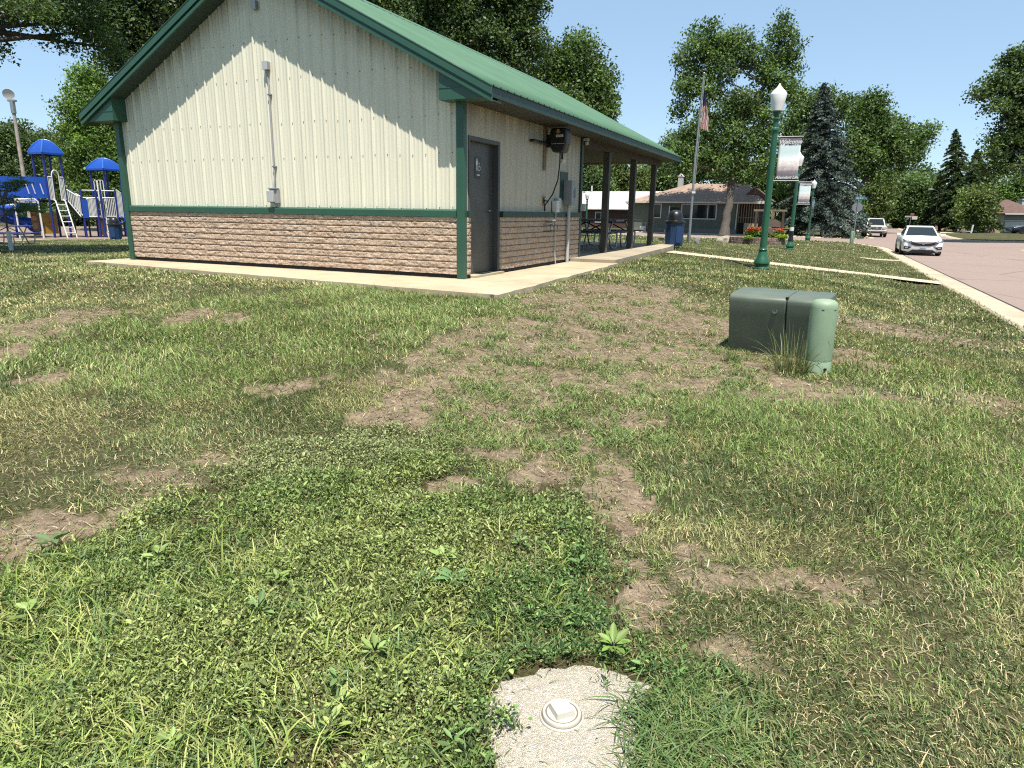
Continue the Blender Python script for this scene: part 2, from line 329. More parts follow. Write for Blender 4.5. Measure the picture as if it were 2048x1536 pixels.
def dryness(x, y):
    dry = sstep(.45, .75, fbm(x*.8+40, y*.8+11, 4)); lush = np.zeros(np.shape(x))
    for (c, rad) in DRY: dry = np.maximum(dry, .9*sstep(1.5, .3, np.hypot(x-c[0], y-c[1])/rad+(fbm(x*2.6, y*2.6, 4)-.5)*1.9))
    for (c, rad) in LUSH: lush = np.maximum(lush, sstep(1.4, .4, np.hypot(x-c[0], y-c[1])/rad+(fbm(x*2+8, y*2, 3)-.5)*1.2))
    return .38*dry*(1-.85*lush), lush
# ground sheet (one, to the horizon)
phi = np.concatenate([np.linspace(-R(52), R(52), 620), np.linspace(R(52), R(308), 70)[1:-1]])
rr = np.concatenate([[.05], np.geomspace(.35, 900, 470)])
PH, RR_ = np.meshgrid(phi, rr); X = (RR_*np.sin(PH)); Y = RR_*np.cos(PH)
Z = terr(X, Y); tt, ss = TS(X, Y); Z = Z-.16*lowmask(tt, ss)-.05*(poly_in(tt, ss, [(-7.5, -.7), (1.2, -1.4), (.6, 12.6), (-7.5, 12.6)]))
so_ = soil(X, Y); wm = weedmask(X, Y).astype(float); ml = mulch(X, Y).astype(float)
Z = Z-.012*so_
n_r, n_p = X.shape; idx = np.arange(n_r*n_p).reshape(n_r, n_p)
F = np.stack([idx[:-1], np.roll(idx, -1, 1)[:-1], np.roll(idx, -1, 1)[1:], idx[1:]], -1).reshape(-1, 4)
m = MT('lawn_ground'); v = m.co(src='World')
A = lambda n: m.n('Attribute', attribute_name=n).outputs['Fac']
big = m.noise(.32, v, 4, .6); mid = m.noise(2.2, v, 5, .7); fine = m.noise(55, v, 4, .7); fine2 = m.noise(230, v, 2)
g1 = m.ramp(mid, [(.3, (.034, .036, .015)), (.5, (.064, .060, .028)), (.7, (.115, .097, .052))])  # thatch darkened so gaps between the blades read as shade
g1 = m.mix(m.ramp(big, [(.35, 0), (.65, .6)]), g1, m.ramp(fine, [(.3, (.045, .062, .022)), (.7, (.10, .105, .045))]))
g1 = m.mix(m.ramp(A('dry'), [(.2, 0), (.9, .75)]), g1, m.ramp(fine, [(.3, (.07, .055, .033)), (.7, (.18, .142, .086))]))
g1 = m.mix(.85, g1, m.ramp(fine, [(.3, (.35, .35, .35)), (.62, (1.25, 1.25, 1.2))]), 'MULTIPLY')
s1 = m.ramp(m.noise(7, v, 6, .7), [(.25, (.115, .088, .058)), (.5, (.235, .182, .122)), (.75, (.37, .295, .205))])
s1 = m.mix(.9, s1, m.ramp(fine2, [(.3, (.35, .35, .35)), (.65, (1.3, 1.3, 1.3))]), 'MULTIPLY'); s1 = m.mix(.7, s1, m.ramp(fine, [(.3, (.5, .5, .5)), (.65, (1.25, 1.22, 1.2))]), 'MULTIPLY')
peb = m.n('TexVoronoi', {'Vector': v, 'Scale': 60.}, feature='F1'); 
s1 = m.mix(m.ramp(peb.outputs['Distance'], [(.12, .75), (.2, 0)]), s1, m.mix(1., peb.outputs['Color'], (.36, .31, .25), 'MULTIPLY'))
thr = m.ramp(m.n('Math', {0: A('soil'), 1: m.n('Math', {0: mid, 1: -.5}, operation='ADD').outputs[0]}, operation='ADD').outputs[0], [(.18, 0), (.62, 1)])
col = m.mix(thr, g1, s1)
col = m.mix(A('weed'), col, m.ramp(fine, [(.3, (.03, .03, .012)), (.7, (.10, .085, .04))]))
mc = m.ramp(m.noise(38, v, 4, .8), [(.25, (.09, .062, .045)), (.5, (.21, .16, .125)), (.75, (.34, .27, .22))])
col = m.mix(A('mulch'), col, mc)
m.set(Base_Color=col, Roughness=.95); m.b.inputs['Specular IOR Level'].default_value = .1
m.bump(m.n('Math', {0: fine, 1: fine2}, operation='ADD').outputs[0], .6, .03)
g = npmesh('ground', np.stack([X, Y, Z], -1).reshape(-1, 3), F, m.m, None, None, True, {'dry': dryness(X, Y)[0].ravel(), 'soil': so_.ravel(), 'weed': wm.ravel(), 'mulch': ml.ravel()}); tag(g, kind='structure')

# road sheet
tg = np.arange(-70, 70.01, .4); sg = np.arange(-30, 140.01, .4); TG, SG = np.meshgrid(tg, sg)
PX = C0[0]+RT[0]*TG+AV[0]*SG; PY = C0[1]+RT[1]*TG+AV[1]*SG; PZ = terr(PX, PY, False)-.055
n_r, n_p = TG.shape; idx = np.arange(n_r*n_p).reshape(n_r, n_p); F = np.stack([idx[:-1, :-1], idx[:-1, 1:], idx[1:, 1:], idx[1:, :-1]], -1).reshape(-1, 4)
keep = inroad(TG[:-1, :-1]+.2, SG[:-1, :-1]+.2).ravel(); F = F[keep]; used, inv = np.unique(F, return_inverse=True)
tag(npmesh('road', np.stack([PX, PY, PZ], -1).reshape(-1, 3)[used], inv.reshape(-1, 4), M['road'], None, None, True), kind='structure')

def strip(name, path, prof, mat, kind='structure', joint=None):
    """extrude a cross profile [(offset to the road side, dz)] along a (t,s) path"""
    P = np.array(path, float); d = np.gradient(P, axis=0); d /= np.linalg.norm(d, axis=1)[:, None]; nrm = np.stack([d[:, 1], -d[:, 0]], -1); V = []
    for i in range(len(P)):
        q0 = W(*P[i]); z0 = tz(q0[0], q0[1]) if False else float(terr(q0[0], q0[1], False)[0])
        for o, dz in prof: q = W(P[i, 0]+nrm[i, 0]*o, P[i, 1]+nrm[i, 1]*o); V.append((q[0], q[1], z0+dz))
    k = len(prof); F = [(i*k+j, i*k+j+1, (i+1)*k+j+1, (i+1)*k+j) for i in range(len(P)-1) for j in range(k-1)]
    return tag(npmesh(name, np.array(V), np.array(F), mat), kind=kind)
def arc(ct, cs, r, a0, a1, n=14): return [(ct+r*math.cos(a), cs+r*math.sin(a)) for a in np.linspace(R(a0), R(a1), n)]
CURB = [(-.08, -.10), (-.07, .012), (.09, .018), (.15, -.03), (.20, -.045), (.62, -.047), (.625, -.10)]
JN = [(.622, -.046), (.675, -.0455)]
p_near = [(7.76, s) for s in np.arange(-22, 41.1, .75)]+arc(2.76, 41, 5, 4, 90)+[(t, 46) for t in np.arange(2, -70, -1.5)]
strip('kerb', p_near, CURB, M['curb'])
M['tar'] = flat('joint_tar', (.03, .026, .024), .9)
strip('kerb_joint', p_near, JN, M['tar'])
strip('kerb', [(t, 60) for t in np.arange(-70, 3, 1.5)]+arc(3, 65, 5, -86, 0)+[(8, s) for s in np.arange(66, 138, 2)], CURB, M['curb'])
strip('kerb', [(15.9, s) for s in np.arange(138, 66, -2)]+arc(21, 65, 5.1, 180, 266)+[(t, 60) for t in np.arange(22, 69, 1.5)], CURB, M['curb'])
strip('kerb', [(t, 46) for t in np.arange(69, 21, -1.5)]+arc(21, 41, 5.1, 94, 180)+[(15.9, s) for s in np.arange(40, -22, -1.5)], CURB, M['curb'])
# concrete: apron, pavilion slab, walks
def slab(name, poly, z, th, mat, rag=0.):
    pts = []
    for i in range(len(poly)):
        a, b = np.array(poly[i]), np.array(poly[(i+1) % len(poly)]); n = max(1, int(np.linalg.norm(b-a)/.12)) if rag else 1
        for k in range(n):
            q = a+(b-a)*k/n; d = (b-a)/np.linalg.norm(b-a); j = (fbm(np.array([q[0]*2.5]), np.array([q[1]*2.5]), 3)[0]-.5)*rag if 0 < k else 0
            q = q+np.array([d[1], -d[0]])*j; pts.append(W(q[0], q[1])[:2])
    return tag(MB().prism([tuple(p) for p in pts], z-th, z, 'z').build(name, mat), kind='structure')
slab('concrete_apron', APR, .50, .30, M['conc'], .10)
slab('pavilion_slab', PAV, .565, .35, M['slab'])
def walk(name, pts_ts, w_, mat, lift=.012, zs=None):
    V = []; F = []
    for i, (t, s) in enumerate(pts_ts):
        for o in (-w_/2, w_/2): q = W(t, s+o); V.append((q[0], q[1], (zs[i] if zs is not None else float(terr(*W(t, s)[:2], False)[0]))+lift))
    F = [(2*i, 2*i+1, 2*i+3, 2*i+2) for i in range(len(pts_ts)-1)]
    return tag(npmesh(name, np.array(V), np.array(F), mat), kind='structure')
walk('front_walk', [(t, float(path_s(t))) for t in np.linspace(.9, 7.67, 24)], .95, M['walk'], .014, list(np.interp(np.linspace(.9, 7.67, 24), [TS(*WK0[:2])[0], TS(*WK1[:2])[0]], [WK0[2], WK1[2]])))
walk('side_walk', [(t, PATH2[1][1]) for t in np.linspace(PATH2[0][0], 7.72, 8)], .8, M['walk'])
q = [TS(*at(px, py)[:2]) for px, py in ((1889, 467.5), (1950, 462), (2015, 456.5), (2075, 451))]
def sheet(name, pa, pb, mat, lift=.02, n=14):
    V = []; 
    for k in np.linspace(0, 1, n):
        for P in (pa, pb):
            x, y = np.array(P[0])[:2]+(np.array(P[1])[:2]-np.array(P[0])[:2])*k; V.append((x, y, float(terr(x, y, False)[0])+lift))
    return tag(npmesh(name, np.array(V), np.array([(2*i, 2*i+1, 2*i+3, 2*i+2) for i in range(n-1)]), mat), kind='structure')
sheet('far_walk', (at(1880, 466), at(2012, 457.5)), (at(1880, 464.3), at(2012, 455.5)), M['walk'])
sheet('driveway', (at(2005, 458), at(2110, 452)), (at(2010, 455), at(2110, 447)), M['walk'])
# mulch border
def border(pts):
    P = np.array(pts); b = MB(); n = len(P)
    for i in range(n-1):
        for k in range(8):
            a, c = P[i]+(P[i+1]-P[i])*k/8, P[i]+(P[i+1]-P[i])*(k+1)/8; d = (c-a)/np.linalg.norm(c-a); nn = np.array([-d[1], d[0]])*.11; za, zc = tz(*a), tz(*c)
            b.add([(*(a-nn), za-.1), (*(a-nn), za+.06), (*(a+nn), za+.06), (*(a+nn), za-.1), (*(c-nn), zc-.1), (*(c-nn), zc+.06), (*(c+nn), zc+.06), (*(c+nn), zc-.1)], [(0, 1, 5, 4), (1, 2, 6, 5), (2, 3, 7, 6)])
    tag(b.build('mulch_border', M['walk']), kind='structure')
border(MNEAR); border(MFAR)

# ------------------------------------------------------------------ grass blades
def blades(P, h, wd, az, lean, col, seg=2, curl=.6):
    n = len(P); d = np.stack([np.cos(az), np.sin(az), np.zeros(n)], -1); sd = np.stack([-np.sin(az), np.cos(az), np.zeros(n)], -1)
    rot = rng.uniform(0, 6.28, n); sd = np.stack([np.cos(rot), np.sin(rot), np.zeros(n)], -1)
    V = np.empty((n, seg+1, 2, 3)); Cc = np.empty((n, seg+1, 2, 3))
    for k in range(seg+1):
        f = k/seg; ang = lean*(1-curl)+lean*curl*2*f; out = np.sin(np.clip(ang, 0, 1.75))*f; up = np.cos(np.clip(ang, 0, 1.5))*f
        c = P+d*(h*out)[:, None]+np.array([0, 0, 1.])*(h*up)[:, None]; ww = wd*(1-f**1.5)*.5+wd*.06
        V[:, k, 0] = c-sd*ww[:, None]; V[:, k, 1] = c+sd*ww[:, None]; Cc[:, k] = (col*(.95+.1*f))[:, None, :]
    base = (np.arange(n)*(seg+1)*2)[:, None]; F = np.concatenate([base+np.array([[2*k, 2*k+1, 2*k+3, 2*k+2]]) for k in range(seg)], 0)
    return V.reshape(-1, 3), F, Cc.reshape(-1, 3)
def join(parts):
    V = []; F = []; Cc = []; o = 0
    for v_, f_, c_ in parts: V.append(v_); F.append(f_+o); Cc.append(c_); o += len(v_)
    return np.concatenate(V), np.concatenate(F), np.concatenate(Cc)
PAL = 1.58*np.array([(.104, .138, .044), (.062, .088, .030), (.150, .158, .062), (.230, .200, .098), (.38, .31, .18), (.128, .178, .052)])
parts = []
def lawn(r0, r1, dens, seg, hw, hh):
    n = int(dens*.84*(r1*r1-r0*r0)); r = np.sqrt(rng.uniform(r0*r0, r1*r1, n)); a = rng.uniform(-R(48), R(48), n); x = r*np.sin(a); y = r*np.cos(a)
    # clump
    m_ = rng.random(n) < .55; cx = np.round(x/.045)*.045; cy = np.round(y/.045)*.045; jx = vnoise(cx*31, cy*31)*.09-.045; jy = vnoise(cx*29+7, cy*29)*.09-.045
    x = np.where(m_, cx+jx+rng.normal(0, .013, n), x); y = np.where(m_, cy+jy+rng.normal(0, .013, n), y)
    t, s = TS(x, y); so_ = soil(x, y); wm = weedmask(x, y, .12); clump = fbm(x*7+3, y*7+1, 2)
    ok = ~hard(t, s, -.05) & ~mulch(x, y) & ~poly_in(x, y, PADP)
    pr = np.clip(1-1.1*so_, .035, 1)**1.6*np.where(wm, .30, 1.)*(.35+1.0*sstep(.25, .6, fbm(x*3, y*3, 3)))
    pr = np.where((so_ > .4) & (clump > .60), .5, pr)*(1-.55*dryness(x, y)[0])
    ok &= rng.random(n) < pr; x, y, so_, clump, r, t, s = (q[ok] for q in (x, y, so_, clump, r, t, s)); n = len(x)
    dry, lush = dryness(x, y)
    k = rng.random(n); tone = fbm(x*2.4+2, y*2.4+8, 3)
    col = PAL[0]*np.ones((n, 3)); col = np.where((tone < .45)[:, None], PAL[1], col); col = np.where((tone > .58)[:, None], PAL[2], col)
    col = np.where((lush > .4)[:, None] & (k < .75)[:, None], PAL[5]*(.75+.4*rng.random((n, 1))), col)
    col = np.where((k < .18+.40*dry)[:, None], PAL[3], col); col = np.where((k < .035+.26*dry)[:, None], PAL[4]*(.5+.5*rng.random((n, 1))), col)
    amp = (1.25*np.clip(1.25-r/30, .45, 1))[:, None]; col = col*(1-.5*amp+amp*rng.random((n, 1)))
    h = hh*(.55+.75*rng.random(n))*(.7+.6*clump)*(1+.35*lush-.35*dry); lean = np.abs(rng.normal(.7, .45, n))+.25*dry
    if r1 > 12: # mowing stripes read in the far lawn
        col = col*(1+.13*np.sign(np.sin(s*2*math.pi/2.2)))[:, None]
    az = rng.uniform(0, 6.28, n)+0*x; az = np.where(rng.random(n) < .5, 6.28*fbm(x*1.3+5, y*1.3, 2)+rng.normal(0, .6, n), az)
    wd = hw*(.7+.6*rng.random(n))
    P = np.stack([x, y, terr(x, y)-.012*so_-.004], -1)
    return blades(P, h, wd, az, lean, col, seg)
parts += [lawn(.8, 3., 17000, 2, .0037, .050), lawn(3., 6., 9500, 2, .0048, .050), lawn(6., 10., 4200, 2, .0075, .052), lawn(10., 18., 1250, 2, .015, .058), lawn(18., 40., 330, 1, .022, .055), lawn(40., 75., 40, 1, .08, .07)]
n = 90000; r = np.sqrt(rng.uniform(1.2, 130, n)); a = rng.uniform(-R(46), R(46), n); x = r*np.sin(a); y = r*np.cos(a)
k = np.clip(.55*soil(x, y)+.8*dryness(x, y)[0]+.06, 0, 1)*~weedmask(x, y)*~hard(*TS(x, y), 0)*~poly_in(x, y, PADP); ok = rng.random(n) < k; x, y, r = x[ok], y[ok], r[ok]; n = len(x)
sc_ = np.array([(.36, .29, .18), (.28, .22, .13), (.20, .16, .10), (.16, .15, .07), (.45, .38, .25)])[rng.integers(0, 5, n)]*(.6+.7*rng.random((n, 1)))
parts.append(blades(np.stack([x, y, terr(x, y)+.002], -1), .035+.05*rng.random(n), .0026+.0007*r, rng.uniform(0, 6.28, n), rng.uniform(1.2, 1.72, n), sc_, 2, .15))
V, F, Cc = join(parts); tag(npmesh('lawn_grass', V, F, M['blade'], Cc), kind='stuff')

# ------------------------------------------------------------------ weeds in the foreground
def leaves(P, L, Wd, az, pitch_, roll_, col):
    n = len(P); d = np.stack([np.cos(az)*np.cos(pitch_), np.sin(az)*np.cos(pitch_), np.sin(pitch_)], -1); h = np.stack([-np.sin(az), np.cos(az), np.zeros(n)], -1); up = np.cross(d, h)
    sd = h*np.cos(roll_)[:, None]+up*np.sin(roll_)[:, None]; nn = np.cross(d, sd)
    V = np.empty((n, 6, 3)); V[:, 0] = P; V[:, 1] = P+d*(L*.45)[:, None]+sd*(Wd*.5)[:, None]+nn*(Wd*.16)[:, None]; V[:, 2] = P+d*(L*.8)[:, None]+sd*(Wd*.32)[:, None]
    V[:, 3] = P+d*L[:, None]-nn*(L*.1)[:, None]; V[:, 4] = P+d*(L*.8)[:, None]-sd*(Wd*.32)[:, None]; V[:, 5] = P+d*(L*.45)[:, None]-sd*(Wd*.5)[:, None]+nn*(Wd*.16)[:, None]
    b = (np.arange(n)*6)[:, None]; F = np.concatenate([b+np.array([[0, 1, 2, 3]]), b+np.array([[0, 3, 4, 5]])], 0)
    Cc = np.repeat(col[:, None, :], 6, 1); Cc[:, 3] *= 1.06
    return V.reshape(-1, 3), F, Cc.reshape(-1, 3)
n = 170000; bx = np.array(WEED); x = rng.uniform(-3.6, 1.3, n); y = rng.uniform(.5, 4.6, n); ok = weedmask(x, y, .09)
pad = poly_in(x, y, PADP); edge = fbm(x*9, y*9, 2); pad = poly_in(x, y, PADI); ok &= ~(pad & (edge < .70)); so_ = soil(x, y); ok &= rng.random(n) > so_*1.2
dens = fbm(x*3.3+3, y*3.3+9, 3); ok &= rng.random(n) < .40+1.1*sstep(.3, .55, dens)
x, y, dens = x[ok], y[ok], dens[ok]; n = len(x); lo = fbm(x*1.5+20, y*1.5, 3); kindn = fbm(x*2.2+60, y*2.2+31, 3)
# stems carry four leaves each
K = 4; x4 = np.repeat(x, K); y4 = np.repeat(y, K); nn_ = n*K; mound = .016+.058*sstep(.35, .7, np.repeat(dens, K))
az = rng.uniform(0, 6.28, nn_); hgt = mound*rng.beta(2.2, 1.3, nn_); rad = .022*rng.random(nn_)
P = np.stack([x4+rad*np.cos(az), y4+rad*np.sin(az), terr(x4, y4)+hgt], -1)
kn = np.repeat(kindn, K); L = np.where(kn > .52, .0115, .0155)*(.45+1.15*rng.random(nn_)); Wd = L*np.where(kn > .52, .60, .36)*(.6+.6*rng.random(nn_))
c1 = np.array([.155, .215, .062]); c2 = np.array([.220, .272, .086]); c3 = np.array([.235, .27, .115]); c4 = np.array([.092, .165, .046])
g_ = rng.random(nn_); tn = np.repeat(lo, K)
dk = sstep(-.7, .5, x4)*sstep(3.4, 2.4, y4)
col = np.where((tn > .52)[:, None], c2, c1); col = np.where((dk+.5*(g_-.5) > .6)[:, None], c4, col)
top = .8*sstep(2.9, 4.0, y4+.25*np.sin(x4*3)+.5*(fbm(x4*3, y4*3, 3)-.5)); col = np.where((top*.9+.3*(g_-.5) > .5)[:, None], c3, col); col = np.where((g_ < .05)[:, None], np.array([.22, .20, .08]), col)
col = col*(.35+1.25*rng.random((nn_, 1))**1.2); big_ = rng.random(nn_) < .07; L = np.where(big_, L*1.9, L); Wd = np.where(big_, Wd*1.7, Wd)
wp = [leaves(P, L, Wd, az, rng.normal(.4, .55, nn_), rng.normal(0, .7, nn_), col)]
# broad-leaved plants scattered through the patch
for _ in range(20):
    p = at(rng.uniform(20, 1180), rng.uniform(900, 1560))
    if weedmask(np.array([p[0]]), np.array([p[1]]))[0] and not poly_in(np.array([p[0]]), np.array([p[1]]), PADP)[0]:
        nl = int(rng.integers(6, 13)); az_ = np.arange(nl)*2.4+rng.normal(0, .3, nl); L_ = rng.uniform(.03, .062)*(.6+.6*rng.random(nl)); cb = np.array([(.20, .28, .08), (.13, .21, .07), (.27, .33, .10), (.10, .17, .06)])[rng.integers(0, 4)]
        P_ = np.stack([p[0]+.01*np.cos(az_), p[1]+.01*np.sin(az_), p[2]+.035+.03*rng.random(nl)], -1); wp.append(leaves(P_, L_, L_*rng.uniform(.3, .5), az_, rng.uniform(.1, .8, nl), rng.normal(0, .25, nl), np.tile(cb, (nl, 1))*(.7+.6*rng.random((nl, 1)))))
# stems
k = rng.random(n) < .28; zb = terr(x[k], y[k]); m_ = k.sum()
wp.append(blades(np.stack([x[k], y[k], zb], -1), .05+.05*rng.random(m_), np.full(m_, .0022), rng.uniform(0, 6.28, m_), rng.uniform(.5, 1.4, m_), np.tile(np.array([[.16, .15, .06]]), (m_, 1))*(.6+.6*rng.random((m_, 1))), 2))
# broad lime grass blades on the left, and crab-grass on the right of the gravel pad
def clumps(cx, cy, rad, nb, hlo, hhi, wd, cols, lean=(.3, .9)):
    n = nb; a = rng.uniform(0, 6.28, n); r = rad*np.sqrt(rng.random(n)); x = cx+r*np.cos(a); y = cy+r*np.sin(a)
    c = cols[rng.integers(0, len(cols), n)]*(.75+.5*rng.random((n, 1)))
    return blades(np.stack([x, y, terr(x, y)], -1), rng.uniform(hlo, hhi, n), wd*(.6+.8*rng.random(n)), rng.uniform(0, 6.28, n), rng.uniform(*lean, n), c, 3)
LIME = np.array([(.29, .34, .085), (.20, .28, .065), (.36, .37, .14)]); GRS = np.array([(.10, .17, .05), (.075, .13, .04), (.15, .19, .07)])
for _ in range(800):
    px = abs(rng.normal(0, 330)); py = rng.uniform(1080, 1600) if rng.random() < .7 else rng.uniform(930, 1500)
    if rng.random() < .35: px = rng.uniform(0, 1150)
    p = at(px, py)
    if weedmask(np.array([p[0]]), np.array([p[1]]))[0] and not poly_in(np.array([p[0]]), np.array([p[1]]), PADP)[0]: wp.append(clumps(p[0], p[1], rng.uniform(.02, .07), int(rng.integers(5, 22)), .05, .13, .0062, LIME if rng.random() < .62 else GRS))
for _ in range(110):
    p = at(1255+abs(rng.normal(0, 150)), rng.uniform(1330, 1640)); wp.append(clumps(p[0], p[1], .05, int(rng.integers(8, 22)), .06, .14, .0055, GRS, (.6, 1.3)))
for _ in range(60):   # sprigs creeping over the gravel
    p = at(rng.uniform(985, 1290), rng.uniform(1330, 1560)); wp.append(clumps(p[0], p[1], .04, int(rng.integers(3, 8)), .02, .06, .003, GRS*.8, (.9, 1.5)))
# leafy tufts over the sparse middle
for _ in range(420):
    p = at(rng.uniform(850, 1560), rng.uniform(600, 900)); wp.append(clumps(p[0], p[1], rng.uniform(.04, .16), int(rng.integers(14, 60)), .035, .085, .006, PAL[[0, 1, 5]], (.4, 1.2)))
V, F, Cc = join(wp); tag(npmesh('weed_cover', V, F, M['blade'], Cc), kind='stuff')
# clods and pebbles on the bare soil
n = 4200; i_ = rng.integers(0, len(_sp), n); e = np.array(_sp)[i_]; x = e[:, 0]+e[:, 2]*rng.normal(0, .55, n); y = e[:, 1]+e[:, 3]*rng.normal(0, .55, n); r = .0028+.0055*rng.random(n)**4*1.6; r *= (1+.06*np.hypot(x, y))
ok = (soil(x, y) > .35) & ~hard(*TS(x, y)); x, y, r = x[ok], y[ok], r[ok]; n = len(x); z = terr(x, y)-.012
oc = np.array([(1, 0, 0), (-1, 0, 0), (0, 1, 0), (0, -1, 0), (0, 0, .75), (0, 0, -.5)]); V = (np.stack([x, y, z+.2*r], -1)[:, None, :]+oc[None]*r[:, None, None]*(.6+.7*rng.random((n, 6, 1)))).reshape(-1, 3)
of = np.array([(0, 2, 4), (2, 1, 4), (1, 3, 4), (3, 0, 4), (2, 0, 5), (1, 2, 5), (3, 1, 5), (0, 3, 5)]); F = ((np.arange(n)*6)[:, None, None]+of[None]).reshape(-1, 3)
pc = np.array([(.20, .155, .11), (.12, .09, .065), (.27, .22, .16), (.15, .115, .08)])[rng.integers(0, 4, n)]
m = MT('pebble_stone'); m.set(Base_Color=m.n('Attribute', attribute_name='tint').outputs['Color'], Roughness=.9); M['pebble'] = m.m
tag(npmesh('pebbles', V, F, M['pebble'], np.repeat(pc, 6, 0)), kind='stuff')

# ------------------------------------------------------------------ clean-out with its gravel pad
cz = at(1123, 1440)
m = MT('white_gravel'); v = m.co(src='World'); vo = m.n('TexVoronoi', {'Vector': v, 'Scale': 190.}); vo2 = m.n('TexVoronoi', {'Vector': v, 'Scale': 190.}, feature='DISTANCE_TO_EDGE')
cg = m.mix(m.ramp(vo.outputs['Color'], [(.0, .0), (1, 1)]), (.54, .475, .37), (.78, .72, .60)); cg = m.mix(m.ramp(vo2.outputs['Distance'], [(.0, .75), (.13, 0)]), cg, (.20, .155, .10))
cg = m.mix(m.ramp(m.noise(14, v, 4, .6), [(.45, 0), (.75, .4)]), cg, (.52, .44, .33))
m.set(Base_Color=cg, Roughness=.9); m.bump(vo2.outputs['Distance'], 1., .012); M['gravel'] = m.m
ctr = np.mean(np.array(PADP), 0); rings = 26; V = []; 
bd = []
for i in range(len(PADP)):
    a, b = np.array(PADP[i]), np.array(PADP[(i+1) % len(PADP)])
    for k in range(6): bd.append(a+(b-a)*k/6)
bd = np.array(bd); bd = bd+(bd-ctr)*(.18*(fbm(bd[:, 0]*22, bd[:, 1]*22, 3)-.4))[:, None]
for k in range(rings+1):
    q = ctr+(bd-ctr)*k/rings; zz = terr(q[:, 0], q[:, 1])+.024*(1-(k/rings)**5)-.012+.006*(fbm(q[:, 0]*60, q[:, 1]*60, 2)-.5); V.append(np.stack([q[:, 0], q[:, 1], zz], -1))
V = np.concatenate(V); nb = len(bd); F = np.array([(k*nb+i, k*nb+(i+1) % nb, (k+1)*nb+(i+1) % nb, (k+1)*nb+i) for k in range(rings) for i in range(nb)])
tag(npmesh('gravel_pad', V, F, M['gravel'], None, None, True), kind='stuff')
cl = thing('sewer_cleanout', 'white plastic threaded drain cap with raised square lug on the gravel pad', 'drain cap', (cz[0], cz[1], cz[2]+.012), R(22))
M['pvc'] = flat('chalky_white_plastic', (.62, .59, .50), .6, var=.14, scale=25, dirt=((.34, .28, .19), 26, .75), bump=.1)
MB().lathe([(.060, -.06), (.066, -.01), (.0665, .004), (.064, .0075), (.061, .008), (.061, .0)], n=48).build('collar', M['pvc'], cl, 35)
MB().lathe([(.0575, 0), (.0585, .013), (.0565, .017), (.050, .0175), (.049, .0155), (.045, .0155), (.044, .0175), (.0, .0178)], n=48).build('cap', M['pvc'], cl, 35)
gr = MB(); gr.lathe([(.0585, .0045), (.0612, .0085)], n=48); gr = MB(); gr.add([(r_*math.cos(a), r_*math.sin(a), z_) for a in np.linspace(0, 2*math.pi, 49) for r_, z_ in ((.0578, .0068), (.0622, .0088))], [(2*i, 2*i+1, 2*i+3, 2*i+2) for i in range(48)]); gr.add([(r_*math.cos(a), r_*math.sin(a), z_) for a in np.linspace(0, 2*math.pi, 49) for r_, z_ in ((.0445, .0160), (.0495, .0162))], [(2*i, 2*i+1, 2*i+3, 2*i+2) for i in range(48)])
gr.build('groove_ring', flat('groove_ring', (.20, .17, .12), .9), cl)  # dark rings that make both grooves of the cap show
lug = MB(); c_, s_ = .027, .030
lug.prism([(-s_, -s_), (s_, -s_), (s_, s_), (-s_, s_)], .017, .0175, 'z')
lug.add([(-s_, -s_, .0175), (s_, -s_, .0175), (s_, s_, .0175), (-s_, s_, .0175), (-c_, -c_, .036), (c_, -c_, .036), (c_, c_, .036), (-c_, c_, .036)], [(0, 1, 5, 4), (1, 2, 6, 5), (2, 3, 7, 6), (3, 0, 4, 7), (4, 5, 6, 7)])
lug.build('square_lug', M['pvc'], cl, bevel=.004)
# big-leaved weed beside the pad
def rosette(name, label, px, py, nl, L, col, rise=.5):
    p = at(px, py); t_ = thing(name, label, 'weed', p); az = np.arange(nl)*2.4+rng.normal(0, .2, nl); r_ = L*(.6+.5*rng.random(nl))
    P = np.stack([.01*np.cos(az), .01*np.sin(az), .035+.02*rng.random(nl)], -1)
    v_, f_, c_ = leaves(P, r_, r_*.42, az, rng.uniform(.1, rise*1.6, nl), rng.normal(0, .2, nl), np.tile(col, (nl, 1))*(.8+.4*rng.random((nl, 1))))
    npmesh('foliage', v_, f_, M['blade'], c_, t_); MB().tube([(0, 0, -.01), (.003, 0, .05)], .004, 6).build('stem', M['bark'], t_)
rosette('broadleaf_weed', 'yellow-green broad leaved weed standing above the gravel pad', 1225, 1312, 13, .072, np.array([.15, .23, .05]))
rosette('broadleaf_weed', 'grey-green weed rosette at the left edge of the frame by the bare soil', 110, 1100, 12, .075, np.array([.10, .16, .06]))
rosette('broadleaf_weed', 'blue-green long leaved weed in the middle of the weed patch', 905, 1180, 14, .07, np.array([.10, .19, .07]))

# ================================================================== PARK SHELTER
RZ = -TH; SH = thing('park_shelter', 'cream metal park shelter with stone wainscot, green gabled roof and open pavilion end', 'shelter', C0, RZ)
Wd_, L1, LE, OF, OS, HS, RISE = 7.315, 5.10, 12.53, .32, .56, 2.506, 2.19
SL = RISE/(Wd_/2+OS)                       # roof slope
def roofz(x): return HS+.14+RISE-SL*abs(x+Wd_/2)   # top of the roof sheet
